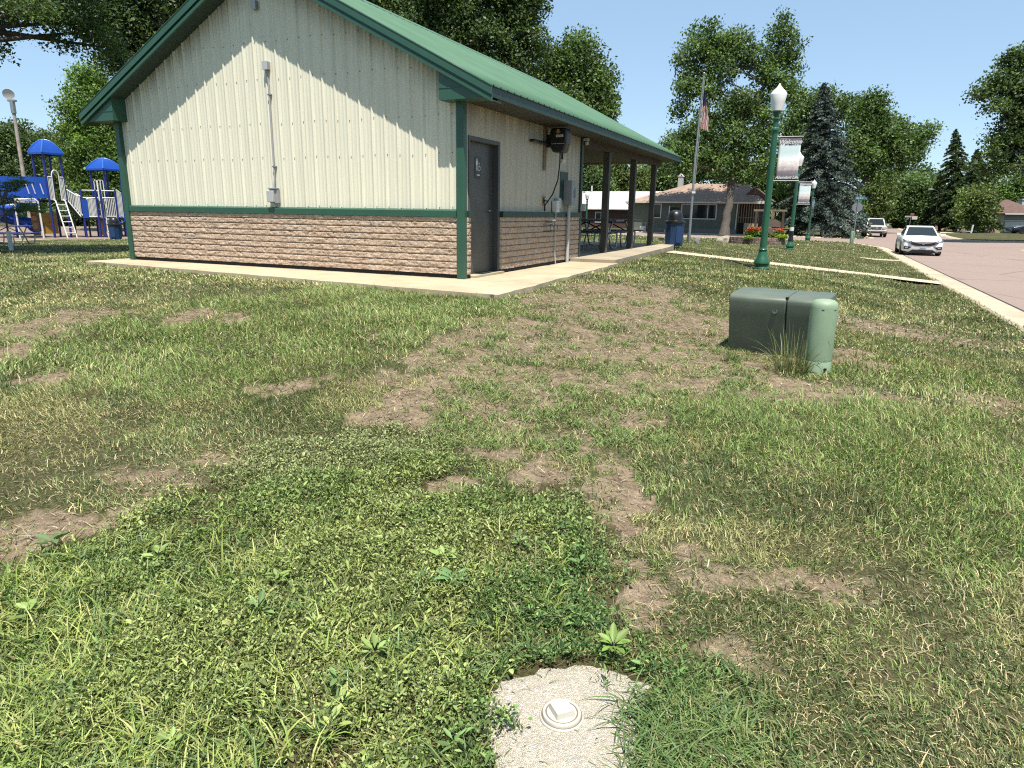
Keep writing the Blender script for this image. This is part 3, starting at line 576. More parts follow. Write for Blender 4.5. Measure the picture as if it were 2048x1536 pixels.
# siding paint: chalky cream with grime running down from the eaves
def siding(name, base, axis):
    m = MT(name); v = m.co((9, 9, .35)); v2 = m.co((60, 60, 1.1)); n1 = m.noise(1., v, 5, .6); n2 = m.noise(1., v2, 4, .6)
    col = m.ramp(n2, [(.3, tuple(k*.86 for k in base)), (.68, tuple(min(.9, k*1.05) for k in base))])
    col = m.mix(m.ramp(n1, [(.48, 0), (.75, .30)]), col, tuple(k*.6 for k in (base[0], base[1]*.97, base[2]*.95)))
    col = m.mix(m.ramp(m.noise(60, None, 3), [(.68, 0), (.76, .25)]), col, (.24, .21, .16))
    # dirt wash just under the roof line: measured down from the rake / eave
    g = m.n('Attribute', attribute_name='below').outputs['Fac']
    col = m.mix(m.n('Math', {0: m.ramp(g, [(.0, .6), (.45, 0)]), 1: m.ramp(m.noise(1., m.co((5, 5, .25)), 4), [(.36, .1), (.62, 1)])}, operation='MULTIPLY').outputs[0], col, (.12, .115, .10))
    m.set(Base_Color=col, Roughness=.55); m.b.inputs['Specular IOR Level'].default_value = .3; m.bump(m.noise(25, None, 3), .06, .01); return m.m
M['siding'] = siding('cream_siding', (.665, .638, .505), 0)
M['siding2'] = siding('shaded_grimy_side_siding', (.47, .43, .335), 0)  # grime, plus eave shade toned into the darker base colour
M['screw'] = flat('rusty_screw', (.16, .13, .10), .6)
PITCH_R = .2286
def ribprof(x0, x1):
    """(x, out) profile of the ribbed sheet between x0 and x1"""
    P = [(x0, 0.)]; k = math.ceil((x0-.03)/PITCH_R)
    xs = []
    while k*PITCH_R < x1+.03:
        c = k*PITCH_R; xs += [(c-.024, 0), (c-.010, .019), (c+.010, .019), (c+.024, 0)]
        for q in (1/3, 2/3): xs += [(c+PITCH_R*q-.016, 0), (c+PITCH_R*q-.006, .0035), (c+PITCH_R*q+.006, .0035), (c+PITCH_R*q+.016, 0)]
        k += 1
    P += sorted(p for p in xs if x0+.001 < p[0] < x1-.001)+[(x1, 0.)]; return P
def sheet_wall(name, x0, x1, z0, ztop, place, rows, xoff=0.):
    P = ribprof(x0, x1); V = []; F = []; bel = []; NZ = 14
    for i, (x, o) in enumerate(P):
        zt = ztop(x)
        for k in range(NZ+1):
            zz = z0+(zt-z0)*(k/NZ)**.7; V.append(place(x, o, zz)); bel.append(zt-zz)
        if i: a = (i-1)*(NZ+1); b = i*(NZ+1); F += [(a+k, b+k, b+k+1, a+k+1) for k in range(NZ)]
    k = math.ceil(x0/PITCH_R); ns = 0; nf = len(F)
    while k*PITCH_R < x1:
        for rz_ in rows:
            x = k*PITCH_R+.034
            if x0 < x < x1 and rz_ < ztop(x)-.05:
                zz = rz_+.012*math.sin(k*5.1); b0 = len(V); h_ = .0052
                V += [place(x-h_, .010, zz-h_), place(x+h_, .010, zz-h_), place(x+h_, .010, zz+h_), place(x-h_, .010, zz+h_), place(x-h_, 0, zz-h_), place(x+h_, 0, zz-h_), place(x+h_, 0, zz+h_), place(x-h_, 0, zz+h_)]; bel += [2.]*8
                F += [(b0, b0+1, b0+2, b0+3), (b0, b0+4, b0+5, b0+1), (b0+1, b0+5, b0+6, b0+2), (b0+2, b0+6, b0+7, b0+3), (b0+3, b0+7, b0+4, b0)]
        k += 1
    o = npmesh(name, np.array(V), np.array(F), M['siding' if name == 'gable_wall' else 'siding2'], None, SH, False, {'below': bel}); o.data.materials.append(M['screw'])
    o.data.polygons.foreach_set('material_index', np.array([0]*nf+[1]*(len(F)-nf), np.int32)); return o
ZB = .985
gw = sheet_wall('gable_wall', -Wd_, 0, ZB, lambda x: roofz(x)-.17, lambda x, o, z: (x, -o, z), [1.02, 1.80, 2.34, 3.02, 3.58])
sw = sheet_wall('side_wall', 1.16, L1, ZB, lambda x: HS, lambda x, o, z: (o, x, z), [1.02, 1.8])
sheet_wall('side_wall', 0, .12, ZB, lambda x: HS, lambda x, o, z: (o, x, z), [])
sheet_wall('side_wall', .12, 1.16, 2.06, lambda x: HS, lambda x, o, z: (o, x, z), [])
# plain walls that close the box: far side and the wall towards the pavilion
b = MB(); b.bb(-Wd_, -Wd_+.08, .03, L1, .0, HS+.1); b.bb(-Wd_, -.02, L1-.10, L1-.02, 0, HS+.1); b.bb(-Wd_+.05, -.12, .06, .14, 0, HS); b.bb(-.09, -.03, 1.2, L1, 0, HS)
b.build('inner_wall', M['siding'], SH)
b = MB(); b.prism([(-Wd_, HS-.05), (0, HS-.05), (-Wd_/2, roofz(-Wd_/2)-.2)], LE-.10, LE-.06); b.build('far_gable', M['siding'], SH)
# stone wainscot: split-face courses
m = MT('split_stone'); v = m.co(); zc = m.n('SeparateXYZ', {0: v})
n1 = m.noise(11, v, 6, .75); n2 = m.noise(42, v, 5, .7)
cc = m.ramp(n1, [(.25, (.27, .198, .148)), (.48, (.44, .335, .255)), (.72, (.58, .465, .365))])
cc = m.mix(.85, cc, m.ramp(n2, [(.28, (.58, .56, .54)), (.6, (1.12, 1.1, 1.07))]), 'MULTIPLY')
cc = m.mix(m.n('Attribute', attribute_name='joint').outputs['Fac'], cc, (.075, .055, .042))
m.set(Base_Color=cc, Roughness=.95); m.b.inputs['Specular IOR Level'].default_value = .15; m.bump(n2, .8, .02); M['stonew'] = m.m
CRS = .0985
def wains(name, x0, x1, place):
    nx = int((x1-x0)/.016)+1; nz = 74; xs = np.linspace(x0, x1, nx); zs = np.linspace(.045, .887, nz); XX, ZZ = np.meshgrid(xs, zs)
    c = (ZZ-.045+.012)/CRS; fr = np.abs(c-np.round(c))*CRS; j = sstep(.0085, .004, fr); row = np.floor(c+.0)
    bl = np.abs(((XX+row*.173) % .40)-.2); 
    d = .052+.022*(fbm(XX*14+row*7.7, ZZ*26+3.1, 4)-.5)+.016*(fbm(XX*45, ZZ*60, 2)-.5)-.014*j
    d[:, 0] = 0; d[:, -1] = 0
    V = np.array([place(a, o, z) for a, o, z in zip(XX.ravel(), d.ravel(), ZZ.ravel())]); idx = np.arange(nx*nz).reshape(nz, nx)
    F = np.stack([idx[:-1, :-1], idx[:-1, 1:], idx[1:, 1:], idx[1:, :-1]], -1).reshape(-1, 4)
    return npmesh(name, V, F, M['stonew'], None, SH, True, {'joint': (.85*j).ravel()})
wains('stone_wainscot', -Wd_, -.084, lambda x, o, z: (x, -o, z))
wains('stone_wainscot', .0, .125, lambda x, o, z: (o, x, z))
wains('stone_wainscot', 1.19, L1-.02, lambda x, o, z: (o, x, z))
b = MB(); b.bb(-Wd_, -.08, -.03, .02, -.02, .045); b.bb(-.02, .03, 1.19, L1, -.03, .045); b.bb(-.02, .03, .0, .12, -.03, .045); b.build('foundation', M['darkin'], SH)  # near-black colour stands in for the shadow gap under the stone
# green trim: band, corners
b = MB(); b.bb(-Wd_, -.105, -.072, -.002, .889, .985); b.prism([(-.072, .985), (-.002, .985), (-.002, 1.01)], -Wd_, -.105, 'x'); b.build('band_trim', M['green'], SH, bevel=.004)
b = MB(); b.bb(.001, .072, .022, .115, .889, .985); b.bb(.001, .072, 1.195, L1-.06, .889, .985); b.build('band_trim', M['dkgreen'], SH, bevel=.004)
b = MB(); b.bb(-.088, .034, -.086, .022, -.02, HS-.002); b.build('corner_trim', M['green'], SH, bevel=.006)
b = MB(); b.bb(-Wd_-.03, -Wd_+.085, -.086, .06, -.02, HS-.002); b.build('corner_trim', M['green'], SH, bevel=.006)
b = MB(); b.bb(-.06, .062, L1-.075, L1+.04, -.02, HS-.002); b.build('corner_trim', M['dkgreen'], SH, bevel=.006)
# roof sheets with ribs
def roofmat():
    m = MT('green_roof_metal'); n = m.noise(1.1, None, 4, .6)
    col = m.ramp(n, [(.3, (.060, .128, .076)), (.7, (.080, .158, .096))]); col = m.mix(m.ramp(m.noise(1., m.co((1.5, 6, 1.5)), 4), [(.5, 0), (.8, .3)]), col, (.11, .175, .115))
    m.set(Base_Color=col, Roughness=.42); m.b.inputs['Specular IOR Level'].default_value = .4; return m.m
M['roofm'] = roofmat()
def roof(sign):
    P = []; y = -OF-.03; k = 0
    ys = []; c = -OF+.05
    while c < LE+.02: ys += [(c-.026, 0), (c-.011, .021), (c+.011, .021), (c+.026, 0)]; c += PITCH_R
    ys = [(-OF-.03, 0)]+[p for p in ys if p[0] < LE]+[(LE+.03, 0)]
    xe = Wd_/2+OS+.045; V = []; F = []; NX = 6
    for i, (y, o) in enumerate(ys):
        for k in range(NX+1):
            d = xe*(1-k/NX); V.append((-Wd_/2+sign*d, y, HS+.14+RISE-SL*d+.012+o))
        if i: a = (i-1)*(NX+1); b_ = i*(NX+1); F += [(a+j, b_+j, b_+j+1, a+j+1) for j in range(NX)]
    o = npmesh('roof', np.array(V), np.array(F), M['roofm'], None, SH); m_ = o.modifiers.new('thick', 'SOLIDIFY'); m_.thickness = .006; m_.offset = -1
roof(1); roof(-1)
zr = HS+.14+RISE
MB().prism([(-Wd_/2-.2, zr-.2*SL+.037), (-Wd_/2, zr+.05), (-Wd_/2+.2, zr-.2*SL+.037), (-Wd_/2+.2, zr-.2*SL+.030), (-Wd_/2-.2, zr-.2*SL+.030)], -OF-.03, LE+.03).build('ridge_cap', M['roofm'], SH)
# rake trim at both gables, two steps with a shadow groove
for y0, sg_ in ((-OF, 1), (LE, -1)):
    for sx in (1, -1):
        xe = Wd_/2+OS+.04
        def band(d0, d1): return [(-Wd_/2+sx*0, zr-d0), (-Wd_/2+sx*xe, zr-SL*xe-d0), (-Wd_/2+sx*xe, zr-SL*xe-d1), (-Wd_/2, zr-d1)]
        b = MB(); b.prism(band(-.018, .105), y0-.022*sg_, y0+.012*sg_); b.prism(band(.105, .14), y0+.014*sg_, y0+.03*sg_); b.prism(band(.14, .195), y0-.008*sg_, y0+.03*sg_)
        b.build('rake_trim', M['green'], SH)
        # sloping soffit under the rake
        y1 = .0 if sg_ == 1 else LE-.1
        b = MB(); b.prism(band(.175, .185), min(y0+.03*sg_, y1), max(y0+.03*sg_, y1)); so_r = b.build('rake_soffit', None, SH); so_r.data.materials.clear()
        so_r.data.materials.append(M.setdefault('soffit', None) or M['dkgreen'])
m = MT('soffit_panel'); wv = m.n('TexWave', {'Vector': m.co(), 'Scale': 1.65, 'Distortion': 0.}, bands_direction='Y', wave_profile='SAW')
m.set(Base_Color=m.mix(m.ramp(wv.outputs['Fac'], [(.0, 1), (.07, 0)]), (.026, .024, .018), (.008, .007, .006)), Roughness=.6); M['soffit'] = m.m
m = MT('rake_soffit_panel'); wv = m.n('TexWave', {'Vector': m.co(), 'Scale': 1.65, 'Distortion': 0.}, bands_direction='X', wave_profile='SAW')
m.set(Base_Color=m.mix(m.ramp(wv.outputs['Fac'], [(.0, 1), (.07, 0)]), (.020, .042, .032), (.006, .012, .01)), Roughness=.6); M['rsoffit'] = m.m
for o in SH.children:
    if o.name.startswith('rake_soffit'): o.data.materials[0] = M['rsoffit']
# eave fascia, soffits, boxed returns
for x0, x1, mt in ((OS, OS+.025, 'dkgreen'), (-Wd_-OS-.025, -Wd_-OS, 'dkgreen')):
    MB().bb(x0, x1, -OF+.03, LE-.01, HS-.012, HS+.135).build('eave_fascia', M[mt], SH, bevel=.003)
b = MB(); b.bb(.0, OS, .0, LE-.03, HS-.006, HS+.004); b.build('soffit', M['soffit'], SH)
b = MB(); b.bb(-Wd_-OS, -Wd_, 0, LE-.03, HS-.006, HS+.004); b.build('soffit', M['soffit'], SH)
MB().bb(-Wd_, -.001, L1+.02, LE-.03, HS-.006, HS+.004).build('pavilion_ceiling', M['soffit'], SH)
for sx in (1, -1):
    f = lambda d, z: (-Wd_/2+sx*(Wd_/2+d), z)
    b = MB(); b.prism([f(-.25, HS-.012), f(OS-.005, HS-.012), f(OS-.005, HS+.10), f(-.25, roofz(-.25)-.19)], -OF+.034, .0); b.prism([f(-.25, HS+.14), f(OS-.12, HS+.14), f(OS-.12, HS+.148), f(-.25, HS+.148)], -OF+.028, -OF+.034)
    b.build('eave_return', M['green'], SH)
# pavilion posts and beams
b = MB(); b.bb(-.075, .075, L1+.04, LE-.2, HS-.15, HS-.007); b.build('header_beam', M['dkwood'], SH)
b = MB(); b.bb(-Wd_-.075, -Wd_+.075, L1+.04, LE-.2, HS-.15, HS-.007); b.build('header_beam', M['dkwood'], SH)
M['post'] = flat('post_paint', (.075, .072, .06), .6, var=.2, scale=4)
for s_ in (7.02, 9.40, 11.69):
    for t_ in (0, -Wd_): MB().bb(t_-.073, t_+.073, s_-.073, s_+.073, .0, HS-.151).build('post', M['post'], SH, bevel=.005)
for t_ in (-Wd_*.5,): MB().bb(t_-.073, t_+.073, 11.69-.073, 11.69+.073, .0, HS-.008).build('post', M['post'], SH, bevel=.005)
# door
M['door'] = flat('grey_door_paint', (.078, .075, .067), .45, var=.25, scale=2.5)
b = MB(); b.bb(-.13, .014, .112, .165, 0, 2.058); b.bb(-.13, .014, 1.115, 1.185, 0, 2.058); b.bb(-.13, .013, .165, 1.115, 2.0, 2.057); b.bb(-.105, -.09, 1.085, 1.116, 0, 2.0); b.build('door_frame', M['dgrey'], SH, bevel=.004)
d = MB().bb(-.125, -.09, .166, 1.086, .025, 1.998).build('door', M['door'], SH, bevel=.003)
MB().bb(-.12, .10, .14, 1.20, -.035, .018).build('threshold', M['conc'], SH)
h = MB(); h.lathe([(.028, 0), (.028, .012)], n=16); h = MB(); h.tube([(-.09, 1.0, .99), (-.05, 1.0, .99)], .013, 10); h.tube([(-.05, 1.005, .99), (-.048, .89, .985)], .010, 8); h.box((-.086, 1.0, .99), (.01, .06, .06)); h.build('door_handle', M['chrome'], d)
h = MB(); h.tube([(-.09, 1.0, 1.22), (-.07, 1.0, 1.22)], .026, 14); h.build('deadbolt', M['chrome'], d)
# restroom sign on the leaf
sg_ = MB().bb(-.0895, -.083, .50, .70, 1.47, 1.79).build('restroom_sign', M['black'], SH, bevel=.002)
b = MB(); X_ = -.0815
def sq(y0, y1, z0, z1): b.bb(X_-.0012, X_, y0, y1, z0, z1)
def disc(cy, cz_, r, r0=0, a0=0, a1=360):
    n_ = 18; A_ = np.linspace(R(a0), R(a1), n_)
    if r0 == 0: b.add([(X_, cy+r*math.cos(a), cz_+r*math.sin(a)) for a in A_[:-1]], [tuple(range(n_-1))])
    else: b.add([(X_, cy+q*math.cos(a), cz_+q*math.sin(a)) for a in A_ for q in (r0, r)], [(2*i, 2*i+1, 2*i+3, 2*i+2) for i in range(n_-1)])
disc(.555, 1.755, .015); sq(.535, .575, 1.665, 1.740); sq(.524, .5355, 1.675, 1.733); sq(.5745, .586, 1.675, 1.733); sq(.538, .552, 1.59, 1.666); sq(.558, .572, 1.59, 1.666)
b.build('person_symbol', M['white'], sg_); b = MB()
disc(.625, 1.70, .013); sq(.618, .632, 1.64, 1.692); sq(.618, .66, 1.652, 1.662); disc(.628, 1.62, .036, .026, 130, 380); sq(.655, .67, 1.60, 1.655)
b.build('wheelchair_symbol', M['white'], sg_); b = MB(); sq(.555, .65, 1.515, 1.535); b.build('sign_lettering', M['white'], sg_)

# ------------------------------------------------------------------ things fixed to the walls (own top-level things)
def onwall(name, label, cat, t, s, z): p = C0+RT*t+AV*s+np.array([0, 0, z]); return thing(name, label, cat, p, RZ)
# front wall electrics
def jbox(label, x, z, w_, h_, d_, mt='grey'):
    o = onwall('junction_box', label, 'junction box', x, 0, z)
    MB().bb(-w_/2, w_/2, -d_, -.004, -h_/2, h_/2).build('housing', M[mt], o, bevel=.006); MB().bb(-w_/2-.004, w_/2+.004, -d_-.006, -d_, -h_/2-.004, h_/2+.004).build('lid', M['ltgrey'], o, bevel=.003); return o
M['boxgrey'] = flat('box_grey', (.36, .36, .37), .5, var=.08)
jbox('small grey junction box high under the gable peak, in shadow', -3.758, 4.115, .085, .125, .07)
o = jbox('small square grey junction box at the top of the conduit on the cream gable wall', -3.605, 3.215, .10, .125, .075, 'boxgrey')
o = onwall('weatherproof_outlet', 'grey weatherproof outlet box at the foot of the conduit just above the green band', 'outlet box', -3.612, 0, 1.185)
MB().bb(-.085, .085, -.075, -.004, -.12, .11).build('housing', M['boxgrey'], o, bevel=.006); MB().bb(-.10, .035, -.13, -.076, -.10, .085).build('cover', M['ltgrey'], o, bevel=.008); MB().bb(-.09, .09, -.10, -.02, .112, .13).build('hood', M['grey'], o, bevel=.004)
o = onwall('conduit', 'thin grey metal conduit running down the cream gable wall between two boxes', 'conduit', -3.6, 0, 1.3)
b = MB(); b.tube([(.0, -.035, 1.86), (.0, -.035, 1.75), (.012, -.035, 1.70), (.005, -.035, .15), (.0, -.05, .05), (.0, -.05, -.01)], .0145, 8); b.build('pipe', M['boxgrey'], o, 40)
for zz in (1.47, .35): MB().bb(-.02, .045, -.052, -.004, zz, zz+.02).build('strap', M['galv'], o)
# hose reel
o = onwall('hose_reel', 'black enclosed hose reel on a bracket high on the side wall beneath the soffit', 'hose reel', .0, 3.12, 2.26)
b = MB(); b.prism([(.16, .20), (.44, .20), (.47, .10), (.46, -.05), (.40, -.22), (.20, -.22), (.13, -.10), (.13, .12)], -.13, .13); b.build('reel_case', M['black'], o, bevel=.03)
MB().bb(.004, .15, -.05, .05, -.12, .10).build('bracket', M['black'], o, bevel=.01)
MB().bb(.02, .12, -.78, -.10, -.085, -.045).build('arm', M['black'], o, bevel=.01)
MB().bb(.02, .045, -.16, -.05, -.53, .235).build('mounting_board', M['wood'], o)
lb = MB(); lb.bb(.26, .40, -.134, -.1315, .04, .085); lb.bb(.18, .42, -.133, -.1312, -.075, -.068); lb.build('case_label', M['ltgrey'], o)
lg = MB(); lg.lathe([(0, 0), (.035, .0)], n=16); lg = MB(); lg.add([(.30+.035*math.cos(a), -.1335, .14+.042*math.sin(a)) for a in np.linspace(0, 6.1, 14)], [tuple(range(14))]); lg.build('emblem', flat('brass_emblem', (.35, .22, .05), .4), o)
hs = [(.30, 0, -.21), (.30, -.0, -.4), (.28, -.03, -.7), (.20, -.06, -.95), (.10, -.08, -1.10), (.06, -.10, -1.16), (.05, -.12, -1.10), (.05, -.10, -1.02)]
MB().tube(hs, .013, 8).build('hose', M['rubber'], o, 50)
MB().tube([(.06, -.10, -1.15), (.06, -.10, -1.26)], .016, 8).build('hose_end', M['rubber'], o, 50)
b = MB(); b.tube([(.33, .03, -.2), (.33, .03, -.33)], .02, 8); b.build('hose_stop', M['rubber'], o); b = MB(); b.lathe([(.0, -.04), (.03, -.03), (.04, 0), (.03, .03), (0, .04)], (.35, .05, -.36), 12); b.build('stop_ball', M['whiteplastic'], o, 60)
o = onwall('wall_tap', 'white handled tap on a small square flange above the hose end', 'tap', 0, 3.05, 1.19)
MB().bb(.002, .03, -.08, .08, -.08, .08).build('flange', flat('tan_flange', (.38, .26, .13), .7), o); MB().tube([(.02, 0, 0), (.10, 0, 0), (.13, 0, -.05)], .016, 8).build('spout', M['galv'], o); MB().bb(.06, .10, -.05, .05, .02, .04).build('handle', M['white'], o)
o = onwall('hose_bib', 'brass hose bib with white handle over a black wire basket on the stone wainscot', 'hose bib', .07, 3.1, .80)
b = MB(); b.tube([(-.02, 0, 0), (.12, 0, 0), (.14, 0, -.06)], .018, 8); b.build('spout', M['galv'], o); MB().bb(.04, .16, -.06, .06, .03, .045).build('handle', M['white'], o)
b = MB()
for zz in (-.05, -.16): b.tube([(0, -.18, zz), (.16, -.18, zz), (.16, .18, zz), (0, .18, zz)], .006, 5)
for yy in (-.18, 0, .18): b.tube([(.16, yy, -.05), (.16, yy, -.16), (0, yy, -.16)], .006, 5)
b.build('wire_basket', M['black'], o)
# electrical gear at the wall end
o = onwall('electrical_panel', 'tall pale grey electrical panel marked with a black oval emblem on the side wall', 'electrical panel', 0, 4.22, 1.36)
MB().bb(.03, .20, -.14, .14, -.24, .24).build('cabinet', M['grey'], o, bevel=.005); MB().bb(.20, .206, -.135, .135, -.232, .232).build('door', M['boxgrey'], o, bevel=.002)
b = MB()
def oval(cy, cz_, ry, rz_, k, x=.2075):
    A_ = np.linspace(0, 2*math.pi, 24); b.add([(x, cy+ry*q*math.cos(a), cz_+rz_*q*math.sin(a)) for a in A_ for q in (1, k)], [(2*i, 2*i+1, 2*i+3, 2*i+2) for i in range(23)])
oval(.02, .0, .075, .095, .84); oval(.02, -.035, .035, .035, .6); b.bb(.206, .2075, -.02, .055, .015, .03); b.bb(.206, .2075, .0, .018, -.01, .06); b.build('emblem', M['black'], o)
MB().tube([(.10, .0, -.24), (.10, .0, -1.38)], .034, 12).build('conduit', M['ltgrey'], o, 50)
o = onwall('meter_backboard', 'flat dark green backboard behind the grey electrical panel', 'backboard', 0, 4.20, 1.49); MB().bb(.021, .029, -.32, .12, -.27, .27).build('board', M['dkgreen'], o, bevel=.002)
o = onwall('telephone_box', 'white utility box with a thin conduit down to the apron', 'utility box', 0, 3.55, 1.09); MB().bb(.02, .13, -.075, .075, -.11, .11).build('housing', M['white'], o, bevel=.01); MB().bb(.02, .10, .08, .24, -.03, .16).build('side_box', M['ltgrey'], o, bevel=.008); MB().tube([(.08, 0, -.1), (.08, .0, -.9), (.1, .02, -1.12)], .012, 8).build('conduit', M['ltgrey'], o)
o = onwall('end_outlet', 'pale beige outlet box on the corner trim beside the pavilion', 'outlet box', .064, L1-.02, 1.09); MB().bb(.0, .09, -.05, .05, -.075, .075).build('housing', M['ltgrey'], o, bevel=.01); MB().bb(.09, .10, -.04, .04, -.06, .06).build('lid', M['ltgrey'], o, bevel=.003)
o = onwall('flood_light', 'small beige security light under the soffit at the start of the pavilion', 'security light', .12, L1-.02, 2.40); MB().bb(-.05, .06, -.05, .05, .03, .09).build('housing', M['ltgrey'], o, bevel=.01); MB().lathe([(.03, -.05), (.045, .0), (.02, .03)], (.02, .0, .0), 12).build('lamp_head', M['ltgrey'], o, 40)

# ------------------------------------------------------------------ picnic tables under the roof
M['ptable'] = flat('table_top_coating', (.10, .12, .14), .4, var=.15)
def picnic(label, x, y, z, rz, top, group):
    o = thing('picnic_table', label, 'picnic table', (x, y, z), rz, group); L = 1.83
    b = MB(); [b.bb(-L/2, L/2, yy-.12, yy+.12, .73, .765) for yy in (-.25, 0, .25)]; b.build('table_top', top, o, bevel=.008)
    for sy in (-1, 1): b = MB(); b.bb(-L/2, L/2, sy*.62-.13, sy*.62+.13, .43, .465); b.build('bench', top, o, bevel=.008)
    for sx in (-1, 1):
        x_ = sx*.62; b = MB(); b.tube([(x_, -.75, .42), (x_, -.78, .3), (x_, -.70, .06), (x_, -.6, .025), (x_, -.3, .03), (x_, -.2, .1), (x_, .0, .42), (x_, -.28, .72)], .024, 8); b.tube([(x_, .75, .42), (x_, .78, .3), (x_, .70, .06), (x_, .6, .025), (x_, .3, .03), (x_, .2, .1), (x_, .0, .42), (x_, .28, .72)], .024, 8); b.tube([(x_, -.75, .42), (x_, .75, .42)], .022, 8); b.build('leg_frame', M['galv'], o, 50)
    b = MB(); b.tube([(-.6, 0, .42), (0, 0, .70)], .018, 6); b.tube([(.6, 0, .42), (0, 0, .70)], .018, 6); b.build('brace', M['black'], o); return o
q = W(-.86, 8.2, .565); picnic('dark grey picnic table under the pavilion roof, nearest the end wall', q[0], q[1], .565, RZ, M['ptable'], None)
q = W(-.95, 10.4, .565); picnic('picnic table deeper under the pavilion roof, behind the nearest one', q[0], q[1], .565, RZ, M['ptable'], None)

# ------------------------------------------------------------------ utility cabinets in the lawn
M['cab'] = flat('munsell_green_fibreglass', (.125, .155, .115), .5, var=.14, scale=3, bump=.05, dirt=((.13, .15, .12), 5, .4))
M['pedg'] = flat('pale_green_plastic', (.27, .38, .245), .55, var=.09, scale=4, bump=.06, dirt=((.27, .31, .22), 9, .4))
q = at(1492, 711); o = thing('transformer_box', 'dark green fibreglass transformer box with overhanging rounded lid and a split seam', 'utility box', (q[0]+.30, q[1]+.34, q[2]-.02), R(-47))
o.location = (2.80, 6.98, tz(2.80, 6.98)-.01); o.rotation_euler.z = R(-33)
# body: local x along the front, front faces -y, leaning forward at the top
def cabhalf(x0, x1, lean0, lean1):
    prof = [(-.16, -.03), (-.205, .12), (-.275, .42), (-.31, .545), (-.310, .585), (-.285, .612), (-.245, .625), (.18, .648), (.21, .635), (.215, .60), (.215, -.03)]
    b = MB(); b.prism(prof, x0, x1, 'x'); return b
cabhalf(-.50, .055, 0, 0).build('left_shell', M['cab'], o, 50, bevel=.012); cabhalf(.062, .43, 0, 0).build('right_shell', M['cab'], o, 50, bevel=.012)
b = MB(); b.prism([(-.48, -.03), (-.48, .16), (-.55, .02), (-.58, -.03)], -.16, .20); b.build('skirt', M['cab'], o, bevel=.006)
b = MB(); b.bb(-.50, .43, -.14, .20, -.06, .0); b.build('pad', M['conc'], o)
k_ = MB(); k_.lathe([(.026, 0), (.026, .012), (.016, .013), (.016, .004), (0, .004)], n=16); lk = k_.build('lock', M['dgrey'], o, 40); lk.location = (-.045, -.286, .47); lk.rotation_euler = (R(74), 0, 0)
k_ = MB(); k_.box((.058, -.285, .612), (.03, .03, .02)); k_.build('seam_clip', M['black'], o, bevel=.004)
q = at(1643, 750); o = thing('telecom_pedestal', 'pale green cylindrical telecom pedestal standing close in front of the dark green box', 'pedestal', (q[0], q[1]+.11, q[2]-.01), R(10))
MB().lathe([(.115, -.05), (.116, .12), (.113, .125)], n=40).build('base', M['pedg'], o, 40)
MB().lathe([(.110, .118), (.110, .128), (.114, .130), (.115, .15), (.115, .605), (.113, .63), (.103, .655), (.078, .673), (.04, .68), (.0, .681)], n=40).build('dome', M['pedg'], o, 50)
k_ = MB(); k_.tube([(0, -.11, .06), (0, -.122, .06)], .014, 12); k_.build('bolt', M['black'], o)
[MB().box((.114*math.sin(a), -.114*math.cos(a), .595), (.022, .006, .006), a).build('vent_slot', M['dkgreen'], o) for a in (R(-38), R(18))]
q = at(1703, 486.5); o = thing('telecom_pedestal', 'pale green cylindrical pedestal far off on the lawn corner by the street sign', 'pedestal', q)
MB().lathe([(.13, -.05), (.135, .10)], n=20).build('base', M['pedg'], o, 40); MB().lathe([(.128, .10), (.13, .75), (.11, .80), (0, .82)], n=20).build('dome', M['pedg'], o, 50)
# tall grass tuft between them
def tuft(label, px, py, off, nb, h, rad, cols):
    p = at(px, py)+np.array([off[0], off[1], 0]); p[2] = tz(p[0], p[1]); o = thing('grass_tuft', label, 'grass tuft', p)
    a = rng.uniform(0, 6.28, nb); r = rad*np.sqrt(rng.random(nb)); c = cols[rng.integers(0, len(cols), nb)]*(.7+.6*rng.random((nb, 1)))
    v_, f_, c_ = blades(np.stack([r*np.cos(a), r*np.sin(a), -.01*np.ones(nb)], -1), h*(.35+.75*rng.random(nb)**1.5), .0058*(.6+.7*rng.random(nb)), a+rng.normal(0, .7, nb), np.abs(rng.normal(.35, .3, nb)), c, 4)
    npmesh('foliage', v_, f_, M['blade'], c_, o); return o
tuft('tall seeding grass tuft in the corner between the green box and the pale pedestal', 1585, 745, (0, .02), 260, .44, .15, np.array([(.10, .15, .045), (.16, .18, .07), (.27, .25, .12)]))
tuft('small leafy grass tuft at the left foot of the dark green box', 1462, 722, (0, 0), 110, .17, .09, np.array([(.11, .18, .05), (.09, .14, .04)]))
tuft('low ragged grass tuft right of the pale pedestal base', 1692, 752, (0, 0), 90, .16, .10, np.array([(.11, .16, .05), (.18, .18, .08)]))

